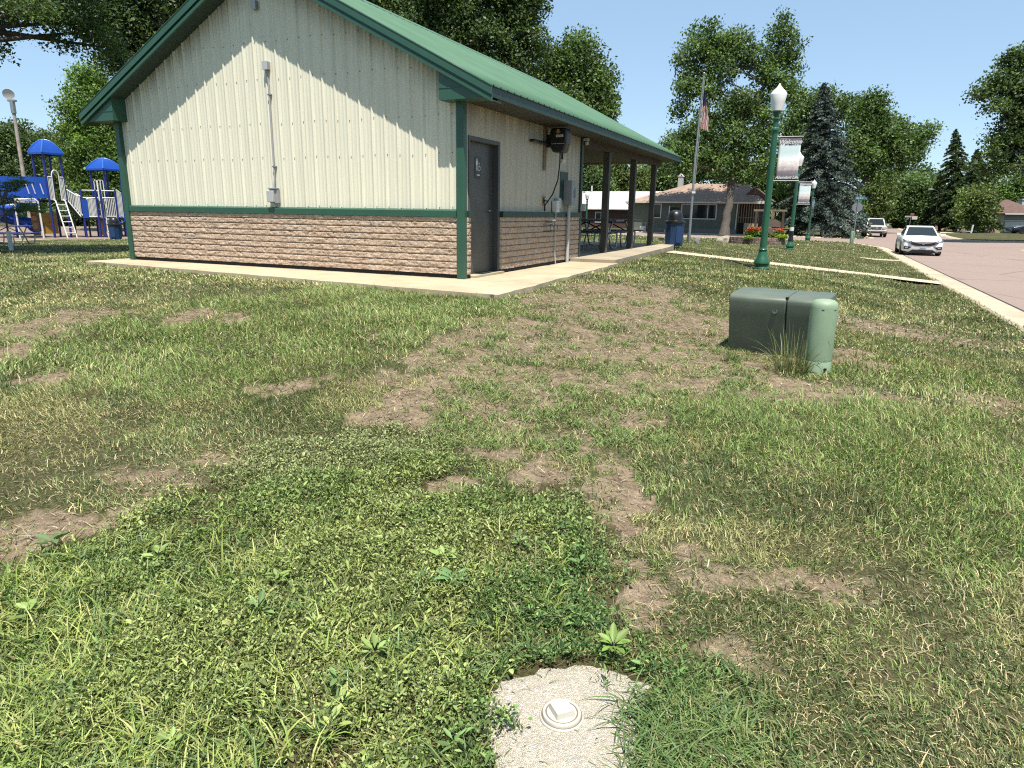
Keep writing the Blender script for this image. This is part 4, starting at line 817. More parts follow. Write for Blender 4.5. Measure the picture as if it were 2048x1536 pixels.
# ================================================================== STREET FURNITURE
def text_mesh(name, body, size, mat, parent, loc, rot, shear=.25, extrude=.001):
    cu = bpy.data.curves.new(name, 'FONT'); cu.body = body; cu.size = size; cu.shear = shear; cu.extrude = extrude; cu.align_x = 'CENTER'; cu.align_y = 'CENTER'; cu.offset = .004*size/.12
    t_ = bpy.data.objects.new(name+'_curve', cu); COL.objects.link(t_); bpy.context.view_layer.update()
    me = bpy.data.meshes.new_from_object(t_.evaluated_get(bpy.context.evaluated_depsgraph_get())); bpy.data.objects.remove(t_); me.name = name; me.materials.clear(); me.materials.append(mat)
    o = bpy.data.objects.new(name, me); COL.objects.link(o); o.parent = parent; o.location = loc; o.rotation_euler = rot; return o
def make_lamp(label, P, rz, group='acorn street lamps'):
    o = thing('street_lamp', label, 'street lamp', P, rz, group)
    MB().lathe([(.19, -.05), (.19, .04), (.165, .06), (.155, .10), (.19, .155), (.185, .20), (.135, .28), (.105, .38), (.088, .44), (.102, .46), (.102, .48), (.086, .50), (.083, .53)], n=24).build('base', M['lampgreen'], o, 35)
    MB().lathe([(.083, .53), (.0735, 1.9), (.068, 3.16)], n=16).build('pole', M['lampgreen'], o, 50)
    MB().lathe([(.068, 3.16), (.094, 3.18), (.094, 3.22), (.064, 3.25), (.06, 3.40), (.088, 3.42), (.088, 3.45), (.05, 3.47), (.06, 3.53), (.105, 3.58), (.105, 3.60)], n=20).build('collar', M['lampgreen'], o, 35)
    MB().lathe([(.10, 3.60), (.118, 3.61), (.150, 3.78), (.182, 3.95), (.178, 3.98), (.13, 4.04), (.065, 4.10), (.03, 4.15), (.012, 4.19), (0, 4.195)], n=24).build('globe', M['globe'], o, 45); return o
LP = {}
for k, (px, py, lab) in enumerate(((1522, 541, 'green acorn street lamp nearest the camera beside the front walk'), (1579, 501.5, 'second green acorn street lamp, with a dark band taped above its base'), (1615, 483.5, 'third green acorn street lamp, farthest along the kerb lawn'))):
    p = at(px, py-2); LP[k] = p
    if k == 0: lamp0 = make_lamp(lab, p, RZ)
    else: l_ = copy_tree(lamp0, None, p, RZ); l_['label'] = lab
p = dep(1175, 384, 55); p = at(1177, 462) if False else np.array([p[0], p[1], p[2]-4.15]); l_ = copy_tree(lamp0, None, p, RZ); l_['label'] = 'green acorn street lamp seen between the pavilion end wall and its first post'
p = dep(180, 365, 66); l_ = copy_tree(lamp0, None, (p[0], p[1], p[2]-4.15), RZ); l_['label'] = 'street lamp globe showing behind the playground ramp'
p = dep(1145, 378, 80); 
# wrap on the second lamp
b = MB(); b.lathe([(.108, .36), (.12, .40), (.095, .60), (.10, .82), (.082, .84)], (0, 0, 0), 14); wr = b.build('tape_band', M['black'], None); wr.location = LP[1]; wr.parent = None
tag(wr, 'black wrap with white top around the foot of the second street lamp', 'wrap'); wr2 = MB(); wr2.lathe([(.083, .83), (.094, .84), (.088, 1.0), (.08, 1.0)], n=14); wr2.build('white_edge', M['white'], wr)
# banners
def bannermat():
    m = MT('banner_cloth'); sp = m.n('SeparateXYZ', {0: m.co()}); z = sp.outputs[2]; x = sp.outputs[0]; n = m.noise(7, m.co((1, 1, 1.6)), 5, .65); n2 = m.noise(16, m.co((2, 1, 1)), 4, .7)
    zz = m.n('Math', {0: z, 1: m.n('Math', {0: n, 1: .32}, operation='MULTIPLY').outputs[0]}, operation='ADD').outputs[0]
    col = m.ramp(m.n('MapRange', {'Value': zz, 'From Min': .0, 'From Max': 1.15}).outputs[0], [(.14, (.10, .085, .10)), (.30, (.20, .17, .19)), (.44, (.60, .53, .50)), (.55, (.80, .84, .82)), (.70, (.64, .78, .79)), (.80, (.66, .72, .72)), (.86, (.17, .145, .17)), (1., (.08, .065, .08))])
    edge = m.n('Math', {0: x, 1: m.n('Math', {0: z, 1: .5}, operation='MULTIPLY').outputs[0]}, operation='ADD').outputs[0]
    col = m.mix(m.ramp(m.n('Math', {0: n2, 1: edge}, operation='MULTIPLY').outputs[0], [(.12, .0), (.16, 0)]), col, (.2, .18, .2))
    m.set(Base_Color=col, Roughness=.8); return m.m
M['banner'] = bannermat(); M['rod'] = flat('banner_rod', (.5, .5, .48), .4)
def banner(label, P, rz, words=True, ph=0.):
    o = thing('lamp_banner', label, 'banner', P, rz, 'welcome banners on the street lamps')
    nx, nz = 10, 20; V = []; F = []
    for i in range(nz+1):
        for j in range(nx+1):
            x = .12+.47*j/nx; z = .95*i/nz; y = .016*math.sin(3.1*z+ph)*math.sin(math.pi*i/nz)**4+.002*math.sin(9*x+4*z); V.append((x, y, z))
    F = [(i*(nx+1)+j, i*(nx+1)+j+1, (i+1)*(nx+1)+j+1, (i+1)*(nx+1)+j) for i in range(nz) for j in range(nx)]
    c_ = npmesh('cloth', np.array(V), np.array(F), M['banner'], None, o, True); c_.modifiers.new('thick', 'SOLIDIFY').thickness = .003
    for zz in (.96, -.012): b = MB(); b.tube([(.05, 0, zz), (.63, 0, zz-.005)], .011, 8); b.tube([(.06, 0, zz-.05), (.06, 0, zz+.05)], .014, 6); b.build('rod', M['rod'], o)
    if words:
        text_mesh('welcome_lettering', 'Welcome', .125, M['white'], o, (.355, -.009, .845), (R(90), 0, 0), .35); text_mesh('town_lettering', 'Abundant Life', .088, M['white'], o, (.355, -.009, .06), (R(90), 0, 0), .35)
    return o
banner('welcome banner on the nearest street lamp', LP[0]+np.array([0, 0, 2.08]), RZ); banner('welcome banner on the second street lamp', LP[1]+np.array([0, 0, 2.0]), RZ, True, 1.)
banner('welcome banner seen nearly edge-on, on the third street lamp', LP[2]+np.array([0, 0, 2.0]), RZ-R(72), True, 2.)
# flagpole, flag
fp = at(1378, 485); o = thing('flagpole', 'slim grey flagpole on the lawn beyond the pavilion', 'flagpole', fp)
D_ = (fp[1])*math.cos(PITCH)+(1.5-fp[2])*math.sin(PITCH); HP = 305/FPX*D_*1.02
MB().tube([(0, 0, -.1), (0, 0, HP*.5), (.10, 0, HP)], [.058, .048, .03], 12).build('pole', M['galv'], o, 50); MB().lathe([(.0, -.05), (.05, -.03), (.06, 0), (.05, .03), (0, .05)], (.10, 0, HP+.04), 12).build('finial', M['galv'], o, 60)
MB().box((.02, -.06, HP*.31), (.16, .07, .09)).build('cleat', M['white'], o); MB().tube([(-.08, 0, -.1), (-.08, 0, .42)], .03, 8).build('foot_post', M['dgrey'], o); MB().tube([(.05, -.06, HP*.31), (.13, -.06, HP*.97)], .006, 5).build('halyard', M['white'], o)
fl = thing('flag', 'american flag hanging limp near the top of the flagpole', 'flag', (fp[0]+.10, fp[1]-.03, fp[2]+HP*.93)); V = []; F = []; mi = []; nx, nz = 12, 26
m1 = flat('flag_red', (.42, .025, .03), .8); m2 = flat('flag_white', (.72, .72, .70), .8); m3 = flat('flag_blue', (.02, .03, .12), .8)
b = MB(); Hf = 1.75
def fpnt(u, v):  # u across the folds 0..1, v 0..1 downward
    w_ = .10+.20*min(1, v*1.6); return (.03+w_*u+.05*v*u, .055*math.sin(u*13+v*2), -Hf*v-.22*u*(1-v)-.10*u)
for i in range(nz):
    for j in range(nx):
        u0, u1, v0, v1 = j/nx, (j+1)/nx, i/nz, (i+1)/nz; s_ = int(((u0*.9+v0*.55)*13)) % 2; k = 2 if (v0 < .42 and u0 < .6-.3*v0) else s_
        b.quad(fpnt(u0, v0), fpnt(u1, v0), fpnt(u1, v1), fpnt(u0, v1), mi=k)
b.build('cloth', [m1, m2, m3], fl)
# litter bins
def bin_(label, P, rz, dome=True):
    o = thing('litter_bin', label, 'litter bin', P, rz, 'blue park litter bins')
    MB().lathe([(.26, 0), (.27, .02), (.30, .70), (.31, .72)], n=10).build('body', M['bluecan'], o, 20)
    MB().lathe([(.30, .70), (.325, .705), (.33, .73), (.325, .77), (.28, .785)], n=28).build('rim', M['black'], o, 40)
    if dome: MB().lathe([(.28, .785), (.245, .80), (.24, .90), (.215, 1.0), (.16, 1.07), (.08, 1.105), (0, 1.115)], n=28).build('dome_lid', M['black'], o, 50)
    b = MB(); b.bb(-.10, .10, -.292, -.268, .12, .62); b.build('front_panel', flat('bin_panel', (.012, .05, .14), .5), o); return o
p = dep(1347, 491.5, 21.6); bn = bin_('blue litter bin with black domed lid at the far corner of the pavilion slab', (p[0], p[1], p[2]-.01), .3)
p = at(228, 479.5); l_ = copy_tree(bn, None, (p[0], p[1]+.2, p[2]), .1); l_['label'] = 'blue litter bin with a low black lid in front of the playground ramp'
# boulder, block, hydrant, low slab
def rock(name, label, cat, P, dims, seed, mat):
    import bmesh
    b = bmesh.new(); bmesh.ops.create_icosphere(b, subdivisions=4, radius=1.); me = bpy.data.meshes.new(name)
    for v in b.verts:
        c = v.co.copy(); n_ = float(fbm(np.array([c.x*1.7+seed]), np.array([c.y*1.7+c.z*1.3+seed]), 4)[0])-.5; c *= 1+.55*n_; c.z = max(c.z, -.15); v.co = Vector((c.x*dims[0], c.y*dims[1], c.z*dims[2]))
    b.to_mesh(me); b.free(); me.materials.append(mat); o = bpy.data.objects.new(name, me); COL.objects.link(o); o.location = tuple(P); me.polygons.foreach_set('use_smooth', [True]*len(me.polygons)); me.set_sharp_from_angle(angle=R(28)); return tag(o, label, cat)
p = at(1450, 486); rock('boulder', 'pale rounded boulder on the lawn left of the flower bed', 'boulder', p+np.array([.1, .3, 0]), (.52, .38, .36), 3.3, M['stone'])
p = at(1395, 487); rock('stone_block', 'small grey stone block beside the flagpole foot', 'stone', p+np.array([0, .1, .05]), (.13, .11, .22), 8.1, flat('grey_granite', (.22, .22, .21), .8, var=.3))
p = at(1312, 485); o = thing('stone_bench', 'low dark stone bench on the grass between the last post and the litter bin', 'bench', p, RZ); MB().bb(-.42, .42, -.18, .18, .20, .30).build('seat', M['stone'], o, bevel=.02)
for sx in (-1, 1): MB().bb(sx*.25-.07, sx*.25+.07, -.14, .14, -.05, .20).build('leg', M['stone'], o, bevel=.01)
p = at(1322, 459); o = thing('fire_hydrant', 'small dark red hydrant in front of the ranch house', 'hydrant', p); M['hyd'] = flat('hydrant_red', (.22, .02, .02), .5)
MB().lathe([(.17, 0), (.17, .05), (.12, .07), (.12, .5), (.15, .52), (.13, .62), (.05, .70), (0, .72)], n=16).build('barrel', M['hyd'], o, 40); MB().tube([(-.22, 0, .40), (.22, 0, .40)], .06, 10).build('outlets', M['hyd'], o)
# flower bed with the wooden sign frame
pb = at(1530, 490); Dp = np.linalg.norm(pb[:2]); kx = Dp/FPX; fb = thing('planter_wall', 'low curved planter wall of rough brown blocks behind the nearest lamp', 'planter', (pb[0], pb[1]+1.3, pb[2]-.02), RZ)
M['block'] = flat('rough_wall_block', (.23, .165, .13), .95, var=.65, scale=4.5, bump=.8); b = MB(); rw = 47*kx
for row in range(2):
    for k in range(26):
        a = 2*math.pi*(k+.5*row)/26; r_ = rw*(1-.02*row); hh = .19; b.box((r_*math.cos(a), r_*.8*math.sin(a), .095+row*.195), (.20+.06*random.random(), rw*2*math.pi/26*.99, hh), a+random.uniform(-.08, .08))
b.build('blocks', M['block'], fb, bevel=.02)
MB().lathe([(rw*.96, .30), (rw*.5, .36), (0, .38)], n=26, sq=.8).build('soil', flat('planter_soil', (.06, .042, .03), .95), fb)
def herbs(name, label, cat, P, n_, rx, ry, h, cols, L, flowers=None, par=None, group=None):
    o = thing(name, label, cat, P, 0, group); a = rng.uniform(0, 6.28, n_); r = np.sqrt(rng.random(n_)); hh = h*rng.random(n_)**.7
    v_, f_, c_ = leaves(np.stack([rx*r*np.cos(a), ry*r*np.sin(a), hh*(1-.4*r)], -1), L*(.6+.8*rng.random(n_)), L*.4*np.ones(n_), rng.uniform(0, 6.28, n_), rng.uniform(-.2, 1.1, n_), rng.normal(0, .6, n_), cols[rng.integers(0, len(cols), n_)]*(.6+.7*rng.random((n_, 1)))); npmesh('foliage', v_, f_, M['leaf'], c_, o)
    if flowers is not None:
        n2 = int(n_*.2); a = rng.uniform(0, 6.28, n2); r = np.sqrt(rng.random(n2)); v_, f_, c_ = leaves(np.stack([rx*r*np.cos(a), ry*r*np.sin(a), h*(.75+.45*rng.random(n2))], -1), L*.6*np.ones(n2), L*.5*np.ones(n2), rng.uniform(0, 6.28, n2), rng.uniform(-.2, .8, n2), rng.normal(0, .6, n2), flowers[rng.integers(0, len(flowers), n2)]*(.7+.5*rng.random((n2, 1)))); npmesh('blossoms', v_, f_, M['leaf'], c_, o)
    return o
fc = np.array(fb.location); GL = np.array([(.06, .11, .03), (.10, .16, .04)])
ux, uy = RT[:2], AV[:2]
def fpos(px, dy, z): q = dep(px, 470, (fc[1]+dy)/1.0*math.cos(PITCH)); return (q[0], fc[1]+dy, fc[2]+z)
herbs('lily_clump', 'clump of orange day lilies at the left side of the flower bed', 'flowers', fpos(1510, -.5, .34), 700, 13*kx, .35, .45, GL, .17, np.array([(.45, .07, .025), (.40, .10, .03)]))
herbs('lily_clump', 'smaller clump of orange lilies at the right side of the flower bed', 'flowers', fpos(1561, -.4, .34), 380, 8*kx, .3, .42, GL, .15, np.array([(.45, .07, .025)]))
herbs('hosta_plant', 'bright yellow-green plant spilling over the right edge of the planter', 'plant', fpos(1566, -.9, .30), 420, 11*kx, .25, .22, np.array([(.30, .36, .05), (.2, .28, .05)]), .14)
herbs('bedding_plant', 'low yellow-green bedding plant at the left edge of the planter', 'plant', fpos(1500, -.95, .30), 260, 8*kx, .22, .16, np.array([(.22, .28, .06)]), .12)
herbs('bedding_plant', 'grassy green plants in the middle of the flower bed below the sign', 'plant', fpos(1540, -.6, .32), 420, 14*kx, .3, .3, GL, .16)
fr = thing('sign_frame', 'dark timber post frame with a hanging round-topped wooden sign in the flower bed', 'sign', fpos(1539, .15, .3), RZ); hw = 23*kx*1.05
for sx in (-1, 1): MB().bb(sx*hw-.06, sx*hw+.06, -.06, .06, -.2, 1.42).build('post', M['dkwood'], fr, bevel=.01)
MB().bb(-hw-.16, hw+.16, -.05, .05, 1.42, 1.52).build('beam', M['wood'], fr, bevel=.01)
b = MB(); b.prism([(hw*.75*math.cos(a)+.15, .62+.42*math.sin(a)) for a in np.linspace(0, math.pi, 16)], -.03, .03); b.build('round_board', flat('brown_board', (.17, .12, .085), .7), fr); MB().bb(.15-hw*.75, .15+hw*.7, -.035, .035, .10, .56).build('lower_board', flat('red_brown_board', (.20, .12, .09), .7), fr, bevel=.01)
MB().bb(.08, .24, -.04, .04, 1.05, 1.40).build('hanger', M['wood'], fr)
# street sign with a stop sign seen from behind
sp_ = at(1705, 488); o = thing('street_sign', 'green street sign pole with blue blades above the grey back of a stop sign', 'street sign', sp_, RZ); Ds = np.linalg.norm(sp_[:2]); ks = Ds/FPX; zt = 76*ks
MB().tube([(0, 0, -.1), (0, 0, zt)], .03, 8).build('pole', M['galv'], o); M['signblue'] = flat('sign_blue', (.025, .20, .30), .4)
s1 = MB().bb(-.20, .62*.62, -.006, .006, zt-.02, zt+.17).build('sign_blade', M['signblue'], o, bevel=.003); b = MB(); [b.bb(-.14+x, -.14+x+w__, -.0075, -.006, zt+.04, zt+.11) for x, w__ in ((0, .16), (.2, .1), (.33, .08))]; b.build('lettering', M['ltgrey'], s1)
s2 = MB().box((.06, .10, zt-.12), (.34, .012, .15), R(28)).build('sign_blade', M['signblue'], o); 
b = MB(); rr_ = .33; b.prism([(rr_*math.cos(R(22.5+45*k)), zt-.50+rr_*math.sin(R(22.5+45*k))) for k in range(8)], .03, .036); b.build('stop_plate', flat('plate_back', (.30, .31, .32), .45, .3), o)
mb_ = thing('mailbox', 'black mailbox on a post beyond the pale far pedestal', 'mailbox', at(1708, 477), RZ); MB().bb(-.05, .05, -.05, .05, -.1, 1.0).build('post', M['dkwood'], mb_); MB().prism([(-.09, 0), (.09, 0), (.09, .1), (.05, .17), (-.05, .17), (-.09, .1)], -.24, .24).build('box', M['black'], mb_, loc=(0, 0, 1.0))
# far stop sign, seen from the front, with its street blades
f0 = np.array([*dep(1818, 458, 118)]); f0[2] = tz(f0[0], f0[1]); kf = 118/FPX; o = thing('stop_sign', 'distant street-name post with white blades and a small red and white sign', 'street sign', f0, RZ); zt = 24*kf
MB().tube([(0, 0, -.1), (0, 0, zt)], .05, 6).build('pole', M['galv'], o); MB().bb(-.9, .1, -.02, .02, zt-.05, zt+.2).build('sign_blade', M['ltgrey'], o); MB().bb(.2, 1., -.02, .02, zt-.4, zt+.15).build('sign_board', M['white'], o); MB().bb(-.1, .45, -.04, -.02, zt+.25, zt+.65).build('red_plate', flat('faded_red', (.4, .12, .09), .6), o); MB().tube([(-.55, 0, -.1), (-.55, 0, zt-.05)], .04, 6).build('second_pole', M['lampgreen'], o)
f0 = dep(1838, 457, 112); o = thing('marker_post', 'pale square wooden post standing by the far street corner', 'post', (f0[0], f0[1], tz(f0[0], f0[1]))); MB().bb(-.13, .13, -.13, .13, -.2, 1.75).build('post', M['wood'], o); MB().prism([(-.13, 1.75), (.13, 1.75), (0, 1.86)], -.13, .13).build('cap', M['wood'], o)
f0 = dep(1943, 458, 88); o = thing('marker_post', 'slanting white marker post on the far lawn at the right', 'post', (f0[0], f0[1], tz(f0[0], f0[1]))); MB().tube([(0, 0, -.1), (.12, 0, 1.0)], .10, 8).build('post', M['white'], o); MB().lathe([(.11, 0), (.09, .05), (0, .07)], (.12, 0, 1.0), 8).build('cap', M['white'], o)
# cobra-head street light by the conifers
f0 = dep(1866, 460, 105); o = thing('cobra_street_light', 'slim pole street light with a short arm in front of the dark conifers', 'street light', (f0[0], f0[1], tz(f0[0], f0[1]))); MB().tube([(0, 0, -.2), (0, 0, 5.6), (-.3, 0, 6.05), (-1.0, 0, 6.2)], .045, 8).build('pole', M['dgrey'], o); MB().box((-1.35, 0, 6.22), (.7, .3, .14)).build('lamp_head', M['ltgrey'], o, bevel=.04)
# playground floodlight pole
D0 = 46.; kf = D0/FPX; tp = dep(23, 195, D0); o = thing('floodlight_pole', 'tall weathered pole with one round floodlight above the playground', 'floodlight', (tp[0], tp[1], tz(tp[0], tp[1]))); zt = tp[2]-o.location.z
M['pole'] = flat('weathered_pole', (.42, .37, .32), .85, var=.3, scale=3); MB().tube([(0, 0, -.3), (0, 0, zt-.9)], [.15, .105], 12).build('pole', M['pole'], o, 60); MB().tube([(0, 0, zt-1.), (0, 0, zt-.25)], .16, 10).build('sleeve', M['galv'], o, 60); MB().box((0, 0, zt-.2), (.5, .25, .12)).build('bracket', M['galv'], o)
hd = MB(); hd.lathe([(.0, .30), (.22, .26), (.40, .05), (.42, 0), (.38, 0), (.30, .10), (0, .14)], n=24); h_ = hd.build('lamp_head', M['dgrey'], o, 40); h_.scale = (.8, .8, .8); h_.location = (-.1, -.1, zt+.2); h_.rotation_euler = (R(-72), 0, R(24))
hl = MB(); hl.lathe([(0, -.02), (.14, -.01), (.2, .08)], n=18); g_ = hl.build('lens', M['globe'], o, 40); g_.scale = (.8, .8, .8); g_.location = (-.1, -.1, zt+.2); g_.rotation_euler = (R(-72), 0, R(24)); rg = MB(); rg.lathe([(.40, -.02), (.43, -.03), (.43, .03)], n=24); g_ = rg.build('rim', M['white'], o, 40); g_.scale = (.8, .8, .8); g_.location = (-.1, -.1, zt+.2); g_.rotation_euler = (R(-72), 0, R(24))
MB().tube([(.25, 0, zt*.78), (.34, 0, zt*.79), (.36, 0, zt*.77), (.28, 0, zt*.755)], .025, 6).build('wire_loop', M['black'], o)
# lattice tower far right
f0 = dep(2000, 345, 150); z0 = tz(f0[0], f0[1]); kf = 150/FPX; o = thing('utility_pole', 'distant utility pole with a cross-arm and a stay line above the right-hand trees', 'utility pole', (f0[0], f0[1], z0)); zt = f0[2]-z0
MB().tube([(0, 0, -.2), (0, 0, zt)], [.2, .13], 8).build('pole', M['dkwood'], o); MB().box((0, 0, zt-.4), (2.2, .15, .18)).build('cross_arm', M['dkwood'], o); MB().tube([(.3, 0, zt-.6), (3.2, 0, zt-5.5)], .06, 5).build('stay', M['dgrey'], o); MB().box((-.4, 0, zt-1.2), (.5, .4, .9)).build('transformer', M['grey'], o, bevel=.1)

# ================================================================== PLAYGROUND
p0 = at(121, 475.5); Dp0 = (p0-EYE)@_f; U = Dp0/FPX/5.486
ps = thing('play_structure', 'blue and white playground structure with two roofed towers, ladder, ramp and spiral slide', 'playground', p0, math.atan2(-p0[0], p0[1]))
CA = math.cos(math.atan2(-p0[0], p0[1]))
def XX(zx, zy): return (zx+.150*(1290-zy)-665)*U*CA
def ZZ(zy): return (1290-zy)*U*1.03
bp = MB(); u_ = np.array([.84, .54]); v_ = np.array([-.54, .84]); sT = .98*U*CA/.0045
A0 = np.array([XX(605, 1285), .1]); TA = [A0, A0+u_*sT, A0+u_*sT+v_*sT, A0+v_*sT]
ea = ZZ(425); dk = ZZ(905)
for k, q in enumerate(TA): MB().tube([(q[0], q[1], -.1), (q[0], q[1], ea)], .06, 10).build('post', M['bluepost'], ps, 50)
def hipcap(corners, ze, zp, ov, name):
    c = np.mean(corners, 0); b = MB(); Q = [c+(q-c)*ov for q in corners]; n = 6; rows = []
    for k in range(n+1):
        f = k/n; zz = ze+(zp-ze)*math.sin(f*math.pi/2)**.9; rows.append([(c[0]+(q[0]-c[0])*(1-f), c[1]+(q[1]-c[1])*(1-f), zz) for q in Q])
    vs = [p for r_ in rows for p in r_]; b.add(vs, [(i*4+j, i*4+(j+1) % 4, (i+1)*4+(j+1) % 4, (i+1)*4+j) for i in range(n) for j in range(4)])
    b.add([(q[0], q[1], ze-.10) for q in Q]+[(q[0], q[1], ze) for q in Q], [(j, (j+1) % 4, 4+(j+1) % 4, 4+j) for j in range(4)])
    o = b.build(name, M['blue'], ps); b = MB(); [b.tube([rows[k][j] for k in range(n+1)], .035, 5) for j in range(4)]; b.build('roof_rib', flat('light_blue_plastic', (.03, .16, .6), .4), o); return o
hipcap(TA, ea, ZZ(292), 1.30, 'tower_roof')
cA = np.mean(TA, 0); b = MB(); b.prism([tuple(q) for q in TA], dk-.10, dk, 'z'); b.build('deck', M['black'], ps)
def bars(x0, y0, x1, y1, z00, z01, z10, z11, n, name='bar_panel', r=.022):
    """bar panel between two verticals; bottom/top z at each end"""
    b = MB(); f = np.linspace(0, 1, n); b.tube([(x0, y0, z00), (x1, y1, z10)], r*1.3, 6); b.tube([(x0, y0, z01), (x1, y1, z11)], r*1.5, 6)
    for k in f: b.tube([(x0+(x1-x0)*k, y0+(y1-y0)*k, z00+(z10-z00)*k), (x0+(x1-x0)*k, y0+(y1-y0)*k, z01+(z11-z01)*k)], r, 6)
    return b.build(name, M['white'], ps)
# ladder gate on the front-right face
q0, q1 = TA[0]-v_*.04, TA[1]-v_*.04
L_ = lambda f: q0+(q1-q0)*f
for f0, f1 in ((.05, .30), (.72, .97)): a, c = L_(f0), L_(f1); bars(a[0], a[1], c[0], c[1], dk+.05, ZZ(668), dk+.05, ZZ(668), 4)
b = MB(); pts = []
for t_ in np.linspace(0, math.pi, 12): q = L_(.51-.21*math.cos(t_)); pts.append((q[0], q[1], ZZ(660)+.32*math.sin(t_)))
qa, qb = L_(.30), L_(.72); b.tube([(qa[0], qa[1], dk)]+pts+[(qb[0], qb[1], dk)], .032, 8); b.build('gate_arch', M['white'], ps, 50)
nrm = -v_; b = MB(); rails = []
for f in (.22, .80): q = L_(f); w0 = q+nrm*.75; rails.append((w0, q)); b.tube([(w0[0], w0[1], -.05), (q[0]+nrm[0]*.15, q[1]+nrm[1]*.15, dk-.02), (q[0], q[1], dk+.02)], .036, 8)
for k in np.linspace(.13, .88, 6):
    P = [(r0[0]+(r1[0]+nrm[0]*.15-r0[0])*k, r0[1]+(r1[1]+nrm[1]*.15-r0[1])*k, dk*k) for r0, r1 in rails]; b.tube(P, .026, 8)
b.build('ladder', M['white'], ps, 50)
# left blue panel and spiral slide
pl0 = TA[0]; pl1 = TA[0]+np.array([-2.05, .9])*U/.0045
b = MB(); 
for k in range(10):
    f0, f1 = k/10, (k+1)/10; g = lambda f: (pl0[0]+(pl1[0]-pl0[0])*f, pl0[1]+(pl1[1]-pl0[1])*f-.35*math.sin(f*math.pi))
    a, c = g(f0), g(f1); b.add([(a[0], a[1], ZZ(885)), (c[0], c[1], ZZ(885)), (c[0], c[1], ZZ(672)), (a[0], a[1], ZZ(672)), (a[0], a[1]+.06, ZZ(885)), (c[0], c[1]+.06, ZZ(885)), (c[0], c[1]+.06, ZZ(672)), (a[0], a[1]+.06, ZZ(672))], [(0, 1, 2, 3), (7, 6, 5, 4), (3, 2, 6, 7), (0, 4, 5, 1)])
b.build('slide_panel', M['blue'], ps)
b = MB()
for f in (.12, .28, .40): q = (pl0[0]+(pl1[0]-pl0[0])*f, pl0[1]+(pl1[1]-pl0[1])*f-.35*math.sin(f*math.pi)-.015); b.tube([(q[0]+.05, q[1], ZZ(845)), (q[0]-.05, q[1]-.012, ZZ(740))], .028, 6)
b.build('panel_slots', M['white'], ps)
# the chute: open U swept along a falling spiral
sc_ = np.array([XX(205, 1290), .75]); V = []; F = []; NS, NU = 34, 10
for i in range(NS+1):
    f = i/NS; a = R(150)-R(520)*f; r_ = .78*U/.0045; z = ZZ(870)*(1-f)+ZZ(1225)*f
    for k in range(NU+1):
        th = math.pi*(k/NU); rr2 = r_+.36*math.cos(th); V.append((sc_[0]+rr2*math.cos(a), sc_[1]+rr2*math.sin(a), z+.30-.34*math.sin(th)+(.16 if k in (0,) else 0)))
F = [(i*(NU+1)+k, i*(NU+1)+k+1, (i+1)*(NU+1)+k+1, (i+1)*(NU+1)+k) for i in range(NS) for k in range(NU)]
sl_ = npmesh('spiral_slide', np.array(V), np.array(F), M['blue'], None, ps, True); sl_.modifiers.new('thick', 'SOLIDIFY').thickness = .04
MB().tube([(sc_[0], sc_[1], -.1), (sc_[0], sc_[1], ZZ(700))], .07, 10).build('post', M['bluepost'], ps, 50)
# white overhead pipe climber in front
b = MB(); x0, x1 = XX(240, 1290)+0, XX(490, 1300); b.tube([(x0-.0, -.7, -.05), (x0+.0, -.7, ZZ(930)), (x0+.12, -.7, ZZ(900))], .045, 8); b.tube([(x0, -.7, ZZ(905)), (x1-.18, -.7, ZZ(895)), (x1-.04, -.7, ZZ(920)), (x1, -.7, -.05)], .05, 8); [b.tube([(x0, -.7, ZZ(z_)), (x1-.12, -.7, ZZ(z_))], .03, 6) for z_ in (918, 930)]; b.build('pipe_climber', M['white'], ps, 50)
# panels under the deck
M['panelbr'] = flat('brown_orange_plastic', (.26, .12, .03), .5, var=.25, scale=4); M['panelor'] = flat('amber_plastic', (.40, .22, .03), .5, var=.12)
def panel(name, a, c, z0, z1, mat): return MB().add([(a[0], a[1], z0), (c[0], c[1], z0), (c[0], c[1], z1), (a[0], a[1], z1), (a[0]+.01, a[1]+.06, z0), (c[0]+.01, c[1]+.06, z0), (c[0]+.01, c[1]+.06, z1), (a[0]+.01, a[1]+.06, z1)], [(0, 1, 2, 3), (7, 6, 5, 4), (3, 2, 6, 7), (0, 4, 5, 1), (1, 5, 6, 2), (0, 3, 7, 4)]).build(name, mat, ps)
pa, pc_ = (XX(370, 1260), .75), (XX(450, 1255), .55); pn = panel('activity_panel', pa, pc_, .1, ZZ(985), M['panelbr']); pa, pc_ = (XX(480, 1240), .6), (XX(645, 1235), .85); pn = panel('activity_panel', pa, pc_, .2, ZZ(1035), M['panelor'])
b = MB(); cx, cy, cz0 = (pa[0]+pc_[0])/2, (pa[1]+pc_[1])/2-.03, ZZ(1130); [b.tube([(cx+.10*math.cos(a), cy-.01, cz0+.10*math.sin(a)), (cx+.10*math.cos(a), cy+.005, cz0+.10*math.sin(a))], .07, 10) for a in np.arange(6)*1.047]; b.build('flower_emblem', M['orange'], pn); b = MB(); cx2 = XX(410, 1258); [b.tube([(cx2+dx, .62, z_), (cx2+dx, .60, z_)], r_, 12) for dx, z_, r_ in ((-.03, ZZ(1090), .14), (.0, ZZ(1170), .17), (.0, ZZ(1030), .09))]; b.build('panel_disc', flat('tan_plastic', (.36, .22, .10), .5), ps)
